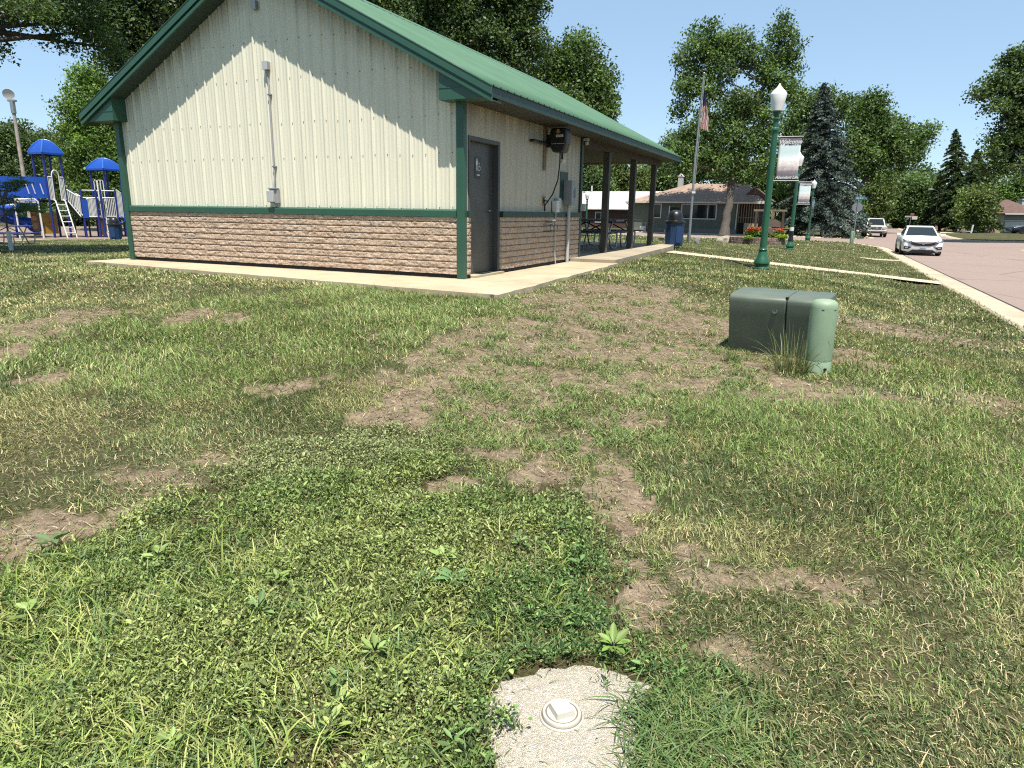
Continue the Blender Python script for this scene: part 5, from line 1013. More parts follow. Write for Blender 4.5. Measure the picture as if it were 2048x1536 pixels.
# ramp down to the middle platform
r0 = TA[1]+np.array([.05, .1]); r1 = np.array([XX(925, 1270), .25]); mp = ZZ(1085)
b = MB(); off = np.array([.15, .85]); b.add([(*r0, dk-.04), (*r1, mp), (*(r1+off), mp), (*(r0+off), dk-.04), (*r0, dk-.28), (*r1, mp-.22), (*(r1+off), mp-.22), (*(r0+off), dk-.28)], [(0, 1, 2, 3), (7, 6, 5, 4), (0, 4, 5, 1), (2, 6, 7, 3)]); b.build('ramp', M['black'], ps)
bars(r0[0], r0[1], r1[0], r1[1], dk+.04, ZZ(785), mp+.08, ZZ(862), 8); bars(r0[0]+off[0], r0[1]+off[1], r1[0]+off[0], r1[1]+off[1], dk+.04, ZZ(785), mp+.08, ZZ(862), 8)
# middle platform: posts, floor, rails
xs = [XX(960, 1270), XX(1125, 1265), XX(1180, 1270), XX(1355, 1280), XX(1440, 1280)]; yb = 1.5
b = MB(); b.bb(xs[0], xs[4], .2, yb, mp-.10, mp); b.build('deck', M['black'], ps)
for k, x in enumerate(xs): MB().tube([(x, .2 if k != 2 else -.05, -.1), (x, .2 if k != 2 else -.05, ZZ(788))], .058, 10).build('post', M['bluepost'], ps, 50); 
for x in (xs[0], xs[2], xs[4]): MB().tube([(x, yb, -.1), (x, yb, ZZ(788))], .058, 10).build('post', M['bluepost'], ps, 50)
for zx in (845, 1010, 1385): x = XX(zx, 1275); MB().tube([(x, .9, -.1), (x, .9, mp-.05)], .05, 8).build('leg', M['black'], ps, 50)
MB().tube([(xs[0], .2, ZZ(795)), (xs[3], .2, ZZ(795))], .03, 8).build('top_rail', M['white'], ps)
bars(XX(985, 1075), .2, xs[1]-.05, .2, mp+.08, ZZ(882), mp+.08, ZZ(872), 8); bars(xs[2]+.08, .2, xs[3]-.06, .2, mp+.10, ZZ(870), mp+.10, ZZ(870), 8); bars(xs[3]+.06, .2, xs[4]+.1, .25, mp+.06, ZZ(780), mp+.02, ZZ(850), 8); bars(xs[0], yb, xs[4], yb, mp+.08, ZZ(870), mp+.08, ZZ(870), 9)
panel('slide_panel', (XX(925, 1075), .12), (XX(985, 1075), .12), mp, ZZ(890), M['blue'])
sB = .92*U/.0045; uB = np.array([.80, .60]); vB = np.array([-.60, .80]); B0 = np.array([XX(1150, 575)-.0, .35]); TB = [B0, B0+uB*sB, B0+uB*sB+vB*sB, B0+vB*sB]
for q in TB: MB().tube([(q[0], q[1], -.1), (q[0], q[1], ZZ(565))], .056, 10).build('post', M['bluepost'], ps, 50)
hipcap(TB, ZZ(562), ZZ(448), 1.28, 'tower_roof')
b = MB(); 
for x in (XX(1068, 870), XX(1108, 870), XX(1140, 870)): b.tube([(x, .45, mp), (x, .45, ZZ(700)), (x+.05, .45, ZZ(682)), (x+.12, .45, ZZ(690)), (x+.14, .45, mp)], .026, 6)
b.build('grab_loops', M['white'], ps, 50)
b = MB(); [b.tube([(XX(zx, 1140), -.15, -.02), (XX(zx, 1140), -.1, mp+.05)], .03, 6) for zx in (1190, 1310)]; [b.tube([(XX(1190, 1140), -.15, z_), (XX(1310, 1140), -.15, z_)], .026, 6) for z_ in (mp*.3, mp*.62, mp*.95)]; b.build('ladder', M['white'], ps, 50)
b = MB(); [b.tube([(XX(1360, 1100)+.17*math.cos(a), .1, ZZ(1100)+.17*math.sin(a)), (XX(1360, 1100)+.17*math.cos(a+.4), .1, ZZ(1100)+.17*math.sin(a+.4))], .03, 6) for a in np.arange(0, 6.2, .4)]; b.build('steering_wheel', M['blue'], ps)
panel('activity_panel', (XX(1100, 1200), .5), (XX(1165, 1200), .5), .1, ZZ(1085), flat('peach_plastic', (.5, .3, .2), .5))
# blue picnic table at the frame edge
q = at(8, 490); picnic('blue picnic table at the left frame edge in front of the slide', q[0]-.2, q[1]+.6, q[2], R(6), M['bluepost'], None)

# ================================================================== CARS
M['carwhite'] = flat('pearl_white_car_paint', (1.0, 1.0, .98), .3, var=.01); M['carwhite'].node_tree.nodes['Principled BSDF'].inputs['Coat Weight'].default_value = .25
M['carsilver'] = flat('champagne_car_paint', (.72, .69, .62), .3, .2, var=.02); M['carblack'] = flat('black_car_paint', (.012, .012, .014), .15, var=.02); M['cardark'] = flat('charcoal_car_paint', (.035, .038, .043), .18, .3, var=.02)
M['lamp'] = flat('headlamp_lens', (.55, .57, .58), .08, .3, var=.05); M['plate'] = flat('licence_plate', (.55, .62, .68), .4, var=.2, scale=30); M['tyre'] = M['rubber']; M['alloy'] = flat('alloy_rim', (.45, .45, .46), .3, .8)
def car(name, label, P, rz, paint, prof, Wc, belt, roofp, wheels, wr, suv=False, group=None):
    """prof: [(y, ztop, halfwidth factor)] of the lower body front->rear; roofp: (yA, yB, yC, yD, zroof, wtop) greenhouse: cowl, roof front, roof rear, tail"""
    o = thing(name, label, 'car' if not suv else 'suv', P, rz, group); hw = Wc/2; b = MB(); sec = []
    for (y, zt, wf, zb) in prof:
        w_ = hw*wf; sec.append([(-w_*.80, y, zb), (-w_*.97, y, zb+.07), (-w_, y, zb+(zt-zb)*.45), (-w_*.985, y, zt-.12), (-w_*.90, y, zt-.03), (-w_*.55, y, zt+.01), (0, y, zt+.025), (w_*.55, y, zt+.01), (w_*.90, y, zt-.03), (w_*.985, y, zt-.12), (w_, y, zb+(zt-zb)*.45), (w_*.97, y, zb+.07), (w_*.80, y, zb)])
    n = 13; vs = [p for s_ in sec for p in s_]; fs = [(i*n+k, i*n+(k+1) % n, (i+1)*n+(k+1) % n, (i+1)*n+k) for i in range(len(sec)-1) for k in range(n)]+[tuple(range(n)), tuple((len(sec)-1)*n+k for k in range(n-1, -1, -1))]
    b.add(vs, fs); body = b.build('body', paint, o, 40, bevel=.0)
    yA, yB, yC, yD, zr_, wt = roofp; wb = hw*.93; zb = belt
    G = lambda y, w_, z: [(-w_, y, z), (w_, y, z)]
    b = MB(); rows = [G(yA, wb*.93, zb), G(yB, wt, zr_-.03), G((yB+yC)/2, wt*1.01, zr_+.02), G(yC, wt, zr_-.03), G(yD, wb*.9, zb+.02)]
    P_ = [p for r_ in rows for p in r_]; b.add(P_, [(0, 2, 3, 1), (2, 4, 5, 3), (4, 6, 7, 5), (6, 8, 9, 7), (0, 8, 6, 4, 2), (1, 3, 5, 7, 9)]); b.build('cabin', paint, o, 30, bevel=.03)
    # glass: windscreen, side windows, rear, each just proud of the cabin
    def quad_glass(nm, q, ins, off):
        q = [Vector(p) for p in q]; c = sum(q, Vector())/4; q = [c+(p-c)*ins for p in q]; nn = (q[1]-q[0]).cross(q[3]-q[0]).normalized(); nn = nn if nn.dot(c-Vector((0, (yB+yC)/2, zb))) > 0 else -nn
        MB().add([p+nn*off for p in q]+[p-nn*.01 for p in q], [(0, 1, 2, 3), (7, 6, 5, 4), (0, 4, 5, 1), (1, 5, 6, 2), (2, 6, 7, 3), (3, 7, 4, 0)]).build(nm, M['glass'], o)
    quad_glass('windscreen', [rows[0][0], rows[0][1], rows[1][1], rows[1][0]], .90, .012); quad_glass('rear_window', [rows[4][0], rows[4][1], rows[3][1], rows[3][0]], .86, .012)
    for k in (0, 1):
        quad_glass('side_window', [Vector(rows[0][k]).lerp(Vector(rows[4][k]), .16), Vector(rows[0][k]).lerp(Vector(rows[4][k]), .50), Vector(rows[2][k]), Vector(rows[1][k]).lerp(Vector(rows[2][k]), .12)], .84, .014); quad_glass('side_window', [Vector(rows[0][k]).lerp(Vector(rows[4][k]), .52), Vector(rows[0][k]).lerp(Vector(rows[4][k]), .84), Vector(rows[3][k]), Vector(rows[2][k])], .82, .014)
    for sx in (-1, 1):
        for yw in wheels:
            w_ = MB(); w_.lathe([(wr*.62, -.11), (wr*.93, -.11), (wr, -.07), (wr, .07), (wr*.93, .11), (wr*.62, .11)], n=28); t_ = w_.build('wheel', M['tyre'], o, 40); t_.location = (sx*(hw-.11), yw, wr); t_.rotation_euler = (0, R(90), 0)
            r_ = MB(); r_.lathe([(0, .07*sx), (wr*.2, .08*sx), (wr*.25, .06*sx), (wr*.6, .09*sx), (wr*.63, .05*sx)], n=20); [r_.box((wr*.36*math.cos(a), wr*.36*math.sin(a), .085*sx), (wr*.5, wr*.13, .02), a) for a in np.arange(5)*1.2566]; r_.build('rim', M['alloy'], t_)
            a_ = MB(); a_.add([(sx*(hw*1.004), yw+(wr+.07)*math.cos(t), max(.18, wr+(wr+.07)*math.sin(t))) for t in np.linspace(-.2, math.pi+.2, 14)], [tuple(range(14))]); a_.build('wheel_arch', M['black'], o)
        mr = MB(); mr.box((sx*(hw+.09), yA-.32, zb+.06), (.20, .12, .14)); mr.build('mirror', paint, o, bevel=.03)
    return o
s0 = W(9.36, 31.4); FR = math.pi+RZ
cp = W(9.22, 31.4+2.42); wc = car('parked_car', 'white sedan facing the camera on the pinkish road beside the kerb', (cp[0], cp[1], tz(cp[0], cp[1])-.055), FR, M['carwhite'], [(2.42, .70, .78, .22), (2.36, .77, .90, .19), (2.15, .82, .97, .18), (1.6, .90, 1., .18), (.98, .98, 1., .18), (0, .97, 1., .18), (-1.4, .99, 1., .18), (-2.1, .97, .96, .22), (-2.4, .85, .88, .30)], 1.86, .96, (1.08, .15, -.95, -1.85, 1.45, .62), (1.42, -1.38), .335)
f = 2.43
b = MB(); b.prism([(-.60, .70), (.60, .70), (.52, .56), (.30, .50), (-.30, .50), (-.52, .56)], f-.06, f+.015); b.build('grille', M['black'], wc, bevel=.01); b = MB(); b.prism([(-.58, .72), (.58, .72), (.34, .645), (.14, .62), (-.14, .62), (-.34, .645)], f+.01, f+.03); b.build('chrome_bar', M['chrome'], wc, bevel=.006); b = MB(); b.prism([(.075*math.cos(a), .63+.06*math.sin(a)) for a in np.linspace(0, 6, 12)], f+.028, f+.04); b.build('emblem', M['galv'], wc)
for sx in (-1, 1):
    b = MB(); b.add([(sx*.50, f+.01, .60), (sx*.84, f-.16, .66), (sx*.915, f-.40, .80), (sx*.87, f-.30, .80), (sx*.52, f-.01, .725)], [(0, 1, 2, 3, 4)]); hl = b.build('headlight', M['dgrey'], wc, loc=(0, .055, .012)); hl.modifiers.new('thick', 'SOLIDIFY').thickness = .05
    b = MB(); b.add([(sx*.56, f+.025, .655), (sx*.80, f-.11, .705), (sx*.82, f-.13, .745), (sx*.56, f+.015, .70)], [(0, 1, 2, 3)]); hx = b.build('lamp_insert', M['lamp'], hl); hx.modifiers.new('thick', 'SOLIDIFY').thickness = .03
    b = MB(); b.prism([(sx*.50, .45), (sx*.84, .48), (sx*.84, .34), (sx*.64, .33)], f-.2, f+.005); b.build('fog_recess', M['black'], wc); b = MB(); b.box((sx*.72, f+.008, .40), (.12, .02, .04)); b.build('fog_lamp', M['lamp'], wc)
b = MB(); b.prism([(-.46, .31), (.46, .31), (.60, .19), (-.60, .19)], f-.1, f+.012); b.build('lower_intake', M['black'], wc); b = MB(); b.bb(-.155, .155, f+.012, f+.03, .345, .455); b.build('licence_plate', M['plate'], wc, bevel=.004)
b = MB(); [b.bb(-.12+.05*k, -.09+.05*k, f+.030, f+.031, .37, .425) for k in range(5)]; b.build('plate_marks', M['dgrey'], wc); b = MB(); b.bb(-.80, .80, f-.25, f-.03, .15, .19); b.build('front_lip', M['black'], wc)
# silver suv and black suv
q = dep(1749, 471.5, 66); q = W(*TS(q[0], q[1])); zq = tz(q[0], q[1])-.055; c0 = q+AV*2.4
sv = car('parked_suv', 'champagne silver suv facing the camera beyond the crossing, in front of a black one', (c0[0], c0[1], zq), FR+R(3), M['carsilver'], [(2.40, .82, .84, .42), (2.34, .98, .93, .40), (2.0, 1.06, .98, .38), (1.3, 1.12, 1., .36), (0, 1.13, 1., .36), (-1.5, 1.14, 1., .36), (-2.3, 1.12, .97, .42), (-2.4, 1.05, .93, .46)], 1.92, 1.08, (1.25, .65, -1.75, -2.32, 1.78, .68), (1.45, -1.40), .40, True)
f = 2.41; b = MB(); b.prism([(-.42, 1.0), (.42, 1.0), (.36, .74), (-.36, .74)], f-.05, f+.012); b.build('grille', M['black'], sv, bevel=.01); b = MB(); [b.bb(-.40, .40, f+.01, f+.03, z, z+.035) for z in (.78, .87, .96)]; b.bb(-.05, .05, f+.02, f+.04, .80, .98); b.build('grille_bars', M['chrome'], sv)
for sx in (-1, 1): b = MB(); b.add([(sx*.46, f+.01, .80), (sx*.84, f-.08, .82), (sx*.86, f-.10, 1.0), (sx*.46, f-.01, .98)], [(0, 1, 2, 3)]); h_ = b.build('headlight', M['lamp'], sv); h_.modifiers.new('thick', 'SOLIDIFY').thickness = .06; b = MB(); b.lathe([(0, 0), (.09, 0)], n=12); b = MB(); b.tube([(sx*.62, f-.02, .52), (sx*.62, f+.02, .52)], .08, 10); b.build('fog_lamp', M['dgrey'], sv)
b = MB(); b.bb(-.82, .82, f-.08, f+.05, .56, .68); b.build('bumper', M['carsilver'], sv, bevel=.03); b = MB(); b.bb(-.5, .5, f-.06, f+.03, .42, .54); b.build('lower_intake', M['black'], sv); MB().bb(-.16, .16, f+.05, f+.065, .57, .67).build('licence_plate', M['plate'], sv); b = MB(); [b.tube([(sx*.62, .5, 1.80), (sx*.62, .4, 1.86), (sx*.62, -1.6, 1.86), (sx*.62, -1.7, 1.80)], .02, 6) for sx in (-1, 1)]; b.build('roof_rack', M['dgrey'], sv)
q = dep(1724, 461, 80); c0 = ground(q)+AV*2.4
bv = car('parked_suv', 'black suv parked behind the silver one at the edge of the far lawn', (c0[0], c0[1], c0[2]-.03), FR+R(6), M['carblack'], [(2.40, .86, .84, .42), (2.34, 1.02, .93, .40), (2.0, 1.08, .98, .38), (1.3, 1.12, 1., .36), (0, 1.13, 1., .36), (-1.5, 1.14, 1., .36), (-2.3, 1.12, .97, .42), (-2.4, 1.05, .93, .46)], 1.95, 1.08, (1.25, .65, -1.75, -2.32, 1.80, .68), (1.45, -1.40), .40, True)
b = MB(); b.prism([(-.42, 1.0), (.42, 1.0), (.36, .76), (-.36, .76)], f-.05, f+.012); b.build('grille', M['dgrey'], bv); 
for sx in (-1, 1): b = MB(); b.add([(sx*.46, f+.01, .84), (sx*.84, f-.08, .86), (sx*.86, f-.10, 1.0), (sx*.46, f-.01, .98)], [(0, 1, 2, 3)]); b.build('headlight', M['lamp'], bv).modifiers.new('thick', 'SOLIDIFY').thickness = .06
b = MB(); b.bb(-.82, .82, f-.08, f+.05, .56, .68); b.build('bumper', M['carblack'], bv, bevel=.03)
q = dep(2046, 456, 76); q = ground(q); dc = car('parked_car', 'dark charcoal car parked on the driveway at the right frame edge', (q[0]+1.0, q[1], q[2]+.03), R(82), M['cardark'], [(2.30, .60, .82, .24), (2.2, .72, .93, .2), (1.5, .86, 1., .18), (.9, .95, 1., .18), (0, .97, 1., .18), (-1.6, .98, 1., .18), (-2.2, .95, .95, .24), (-2.3, .8, .9, .3)], 1.8, .92, (1.0, .15, -.9, -1.8, 1.44, .58), (1.35, -1.3), .33)
b = MB(); [b.add([(sx*.5, 2.28, .60), (sx*.82, 2.12, .66), (sx*.84, 2.08, .74), (sx*.5, 2.22, .70)], [(0, 1, 2, 3)]) for sx in (-1, 1)]; b.build('headlight', M['lamp'], dc)

# ================================================================== HOUSES
def shingles(name, c):
    m = MT(name); v = m.co(); br = m.n('TexBrick', {'Vector': m.n('Mapping', {'Vector': m.tc.outputs['Object'], 'Rotation': (R(90), 0, 0)}).outputs[0], 'Color1': tuple(k*1.2 for k in c)+(1,), 'Color2': tuple(k*.75 for k in c)+(1,), 'Mortar': tuple(k*.55 for k in c)+(1,), 'Scale': 1., 'Mortar Size': .012, 'Brick Width': .38, 'Row Height': .10}).outputs['Color']
    m.set(Base_Color=m.mix(m.ramp(m.noise(14, v, 3), [(.3, 0), (.7, .5)]), br, tuple(k*1.35 for k in c)), Roughness=.95); return m.m
M['shingle'] = shingles('brown_shingles', (.25, .175, .13)); M['shinglered'] = shingles('red_brown_shingles', (.105, .064, .052)); M['olive'] = flat('olive_render', (.135, .155, .12), .9, var=.12, scale=2); M['ledge'] = flat('tan_ledge_stone', (.42, .33, .22), .9, var=.35, scale=7); M['trimw'] = flat('cream_trim', (.66, .63, .54), .5); M['brickdk'] = flat('dark_red_brick', (.095, .045, .038), .9, var=.3, scale=6)
M['whiteroof'] = flat('pale_metal_roof', (.50, .49, .46), .5, var=.08, scale=1.5)
hp = dep(1262, 456, 69.5); hp[2] = tz(hp[0], hp[1]); hz0 = 1.5-(456-425)/FPX*69.5; hp[2] = hz0
ho = thing('ranch_house', 'single storey olive ranch house with brown shingled hip roof and white framed windows', 'house', hp, RZ)
LH, DH, EH = 12.2, 8., 2.72
b = MB(); b.bb(0, 10.3, 0, DH, -.6, EH); b.build('wall', M['olive'], ho); b = MB(); b.bb(10.3, LH, .9, DH, -.6, EH); b.build('porch_wall', M['dkwood'], ho); MB().bb(0, 10.3, -.05, 0, -.6, .22).build('plinth', flat('grey_plinth', (.2, .2, .19), .9), ho)
def hip(x0, x1, y0, y1, ze, rise, in0, in1, name, mat, par, ov=.55):
    b = MB(); x0 -= ov; x1 += ov; y0 -= ov; y1 += ov; yc = (y0+y1)/2
    v_ = [(x0, y0, ze), (x1, y0, ze), (x1, y1, ze), (x0, y1, ze), (x0+in0, yc, ze+rise), (x1-in1, yc, ze+rise)]
    b.add(v_, [(0, 1, 5, 4), (1, 2, 5), (2, 3, 4, 5), (3, 0, 4)]); b.add([(x, y, z-.01) for x, y, z in v_[:4]], [(3, 2, 1, 0)]); return b.build(name, mat, par)
rf = hip(0, LH, 0, DH, EH, 1.85, 5.3, 2.3, 'roof', M['shingle'], ho); MB().bb(-.58, LH+.58, -.60, -.555, EH-.12, EH+.03).build('gutter', M['trimw'], ho); MB().bb(-.60, -.56, -.55, DH, EH-.12, EH+.03).build('gutter', M['trimw'], ho)
b = MB(); b.tube([(-.5, -.5, EH-.1), (-.1, -.12, EH-.45), (-.06, -.06, .1)], .05, 6); b.build('downpipe', M['trimw'], ho)
ch = MB(); ch.bb(3.6, 4.1, 4.0, 4.5, EH+1.0, EH+2.6); c_ = ch.build('chimney', M['ltgrey'], rf); MB().prism([(3.55, EH+2.6), (4.15, EH+2.6), (3.85, EH+2.9)], 3.95, 4.55).build('chimney_cap', M['white'], c_)
def window(par, x0, x1, z0, z1, y=0., muntins=(), fw=.085, fm='white', g='glass'):
    b = MB(); b.bb(x0, x1, y-.05, y+.02, z0, z0+fw); b.bb(x0, x1, y-.05, y+.02, z1-fw, z1); b.bb(x0, x0+fw, y-.05, y+.02, z0+fw, z1-fw); b.bb(x1-fw, x1, y-.05, y+.02, z0+fw, z1-fw); [b.bb(m_-.03, m_+.03, y-.045, y+.02, z0+fw, z1-fw) for m_ in muntins]; o = b.build('window', M[fm], par); MB().bb(x0+fw*.9, x1-fw*.9, y-.022, y-.004, z0+fw*.9, z1-fw*.9).build('pane', M[g], o); return o
window(ho, 2.0, 3.0, 1.15, 2.55); window(ho, 4.95, 8.35, 1.1, 2.55, 0., (5.85, 7.5))
dr = MB().bb(3.85, 4.75, -.03, .02, .05, 2.2).build('door', M['darkin'], ho); MB().bb(3.73, 3.85, -.05, .02, .0, 2.35).build('door_frame', M['white'], ho); MB().bb(3.6, 5.3, -1.0, -.05, -.5, .05).build('step', M['conc'], ho)
MB().tube([(10.25, -.1, EH), (10.2, -.1, .2)], .06, 6).build('downpipe', M['trimw'], ho)
pw = MB(); pw.bb(10.95, LH, -.02, .12, -.6, .82); pw.build('porch_base', M['ledge'], ho); b = MB(); [b.bb(x-.035, x+.035, .0, .08, .82, EH-.1) for x in np.linspace(10.4, LH, 9)]; b.bb(10.35, LH, .0, .08, 1.32, 1.38); b.build('porch_bars', M['wood'], ho); MB().prism([(10.2, EH+.15), (13.2, EH+.15), (11.4, EH+1.45)], 1.2, 6.).build('rear_gable', M['shinglered'], ho)
b = MB(); b.bb(1.0, 1.6, -.35, -.1, -.2, .35); b.build('window_well', M['ltgrey'], ho); 
# white-roofed brick outbuilding left of it
q = dep(1150, 447, 84); q[2] = 1.5-(447-423)/FPX*84; ou = thing('brick_garage', 'long low dark brick building with a pale metal roof left of the ranch house', 'building', q, RZ); MB().bb(-6, 9.6, 0, 7, -.8, 2.05).build('wall', M['brickdk'], ou); b = MB(); b.prism([(-.5, 1.95), (3.5, 4.1), (7.5, 1.95), (7.5, 1.85), (-.5, 1.85)], -6.5, 9.7, 'x'); b.build('roof', M['whiteroof'], ou); window(ou, 2.55, 3.35, .35, 1.6); MB().tube([(.9, 3.3, 3.9), (.9, 3.3, 4.75)], .10, 8).build('roof_vent', M['white'], ou)
# white house beyond the spruce
q = dep(1690, 456, 128); q[2] = 1.5-(462-426)/FPX*128+.4; kx = 128/FPX; wh = thing('white_house', 'white sunlit house with garage door between the big spruce and the street sign', 'house', q, -math.atan2(q[0], q[1]))
b = MB(); b.bb(-1.5*1, 6.2, 0, 8, -.6, 3.1); b.build('wall', M['white'], wh); b = MB(); b.prism([(-.5, 3.0), (4, 5.2), (8.5, 3.0)], 1.0, 6.4, 'x'); b.build('roof', M['ltgrey'], wh); b = MB(); b.bb(3.2, 5.2, 2.2, 5, 3.0, 5.8); b.build('gable_wall', M['white'], wh); MB().bb(2.6, 5.6, -.04, .02, -.2, 2.3).build('garage_door', M['grey'], wh); MB().bb(3.0, 5.0, -.04, .0, 2.6, 2.75).build('light_strip', M['wood'], wh); window(wh, -.8, .4, 1.1, 2.2); MB().bb(-4.5, -1.5, 1, 6, -.6, 2.4).build('side_wing', M['trimw'], wh)
q = dep(1672, 452, 120); hb = thing('stone_ornament', 'pale stone ornament heap at the foot of the white house', 'ornament', ground(q)); MB().lathe([(.9, -.3), (.8, .5), (.4, .9), (.3, 1.5), (0, 1.7)], n=9).build('stones', M['stone'], hb)
# right-hand brick house with brown hip roof
q = dep(1972, 449, 95); q[2] = 1.5-(449.5-430.5)/FPX*95; kx = 95/FPX; rh = thing('brick_house', 'small pale brick house with brown hip roof behind the dark car on the right', 'house', q, -math.atan2(q[0], q[1])+R(12)); M['palebrick'] = flat('pale_tan_brick', (.52, .42, .28), .9, var=.12, scale=9); M['greyside'] = flat('grey_siding', (.34, .35, .37), .7, var=.08)
b = MB(); b.bb(0, 2.0, 0, 7, -.8, 2.0); b.build('wall', M['palebrick'], rh); b = MB(); b.bb(2.0, 6.5, .6, 7, -.8, 2.0); b.build('side_wall', M['greyside'], rh); MB().bb(2.0, 6.5, .54, .6, .95, 1.10).build('trim_board', M['white'], rh); MB().bb(2.3, 6.2, .5, .6, -.5, .9).build('garage_door', M['white'], rh); hip(0, 6.0, 0, 7, 2.0, 1.9, 3.0, 3.6, 'roof', M['shinglered'], rh, .5); MB().bb(1.9, 6.6, -.56, -.5, 1.85, 2.02).build('fascia', M['white'], rh)
q = dep(2044, 430, 105); MBc = MB(); MBc.bb(-.7, .7, -.5, .5, -3, 2.2); MBc.bb(-.8, .8, -.6, .6, 2.2, 2.4); cb = MBc.build('chimney_stack', M['ltgrey'], None); cb.location = tuple(q); tag(cb, 'pale chimney stack rising at the right frame edge behind the brown hip roof', 'chimney')
# house half hidden behind the conifers
q = dep(1868, 452, 118); q[2] = 1.5-(455-429)/FPX*118; hh = thing('hidden_house', 'long house with sunlit orange brick front hidden behind the conifer trunks', 'house', q, -math.atan2(q[0], q[1])); M['orbrick'] = flat('orange_brick', (.50, .27, .17), .9, var=.2, scale=4); b = MB(); b.bb(-.5, 7.4, 0, 6, -.8, 2.2); b.build('wall', M['orbrick'], hh); hip(-.5, 7.4, 0, 6, 2.2, 1.3, 2, 2, 'roof', M['shingle'], hh, .4); window(hh, 3, 4.4, .6, 1.8); window(hh, 5.6, 7, .6, 1.8); MB().bb(-.5, 7.4, -.06, 0, -.5, .25).build('base_band', M['white'], hh)
q = dep(1827, 456, 150); q[2] = 1.5-(458-429)/FPX*150; gs = thing('grey_shed', 'tall plain grey shed end rising behind the clipped evergreen spires', 'shed', q, -math.atan2(q[0], q[1])); MB().bb(-1.05, 1.05, 0, 4, -1, 4.6).build('wall', M['grey'], gs); MB().prism([(-1.15, 4.6), (1.15, 4.6), (1.0, 4.85), (-1.0, 4.85)], -.1, 4.1).build('roof', M['ltgrey'], gs)

# ================================================================== TREES
GREENS = {'dark': [(0.061, 0.095, 0.032), (0.081, 0.122, 0.039), (0.046, 0.073, 0.027)], 'mid': [(0.078, 0.128, 0.039), (0.107, 0.159, 0.049), (0.061, 0.100, 0.032)], 'olive': [(0.091, 0.128, 0.037), (0.122, 0.159, 0.049), (0.067, 0.098, 0.029)],
          'bright': [(0.104, 0.177, 0.037), (0.140, 0.213, 0.051), (0.073, 0.128, 0.032)], 'blue': [(0.085, 0.116, 0.098), (0.122, 0.156, 0.134), (0.063, 0.090, 0.076)], 'haze': [(0.091, 0.140, 0.067), (0.116, 0.165, 0.079), (0.073, 0.116, 0.061)]}
def leafcloud(P, size, nrm_bias, cols, asp=.62):
    n = len(P); v = rng.normal(0, 1, (n, 3)); v += nrm_bias; v /= np.linalg.norm(v, axis=1)[:, None]; t = np.cross(v, rng.normal(0, 1, (n, 3))); t /= np.linalg.norm(t, axis=1)[:, None]; b = np.cross(v, t); s = (size*(.55+.85*rng.random(n)))[:, None]
    V = np.stack([P-t*s*.5, P+b*s*.5*asp-v*s*.08, P+t*s*.5, P-b*s*.5*asp-v*s*.08], 1).reshape(-1, 3); F = np.arange(n*4).reshape(-1, 4); return V, F, np.repeat(cols, 4, 0)
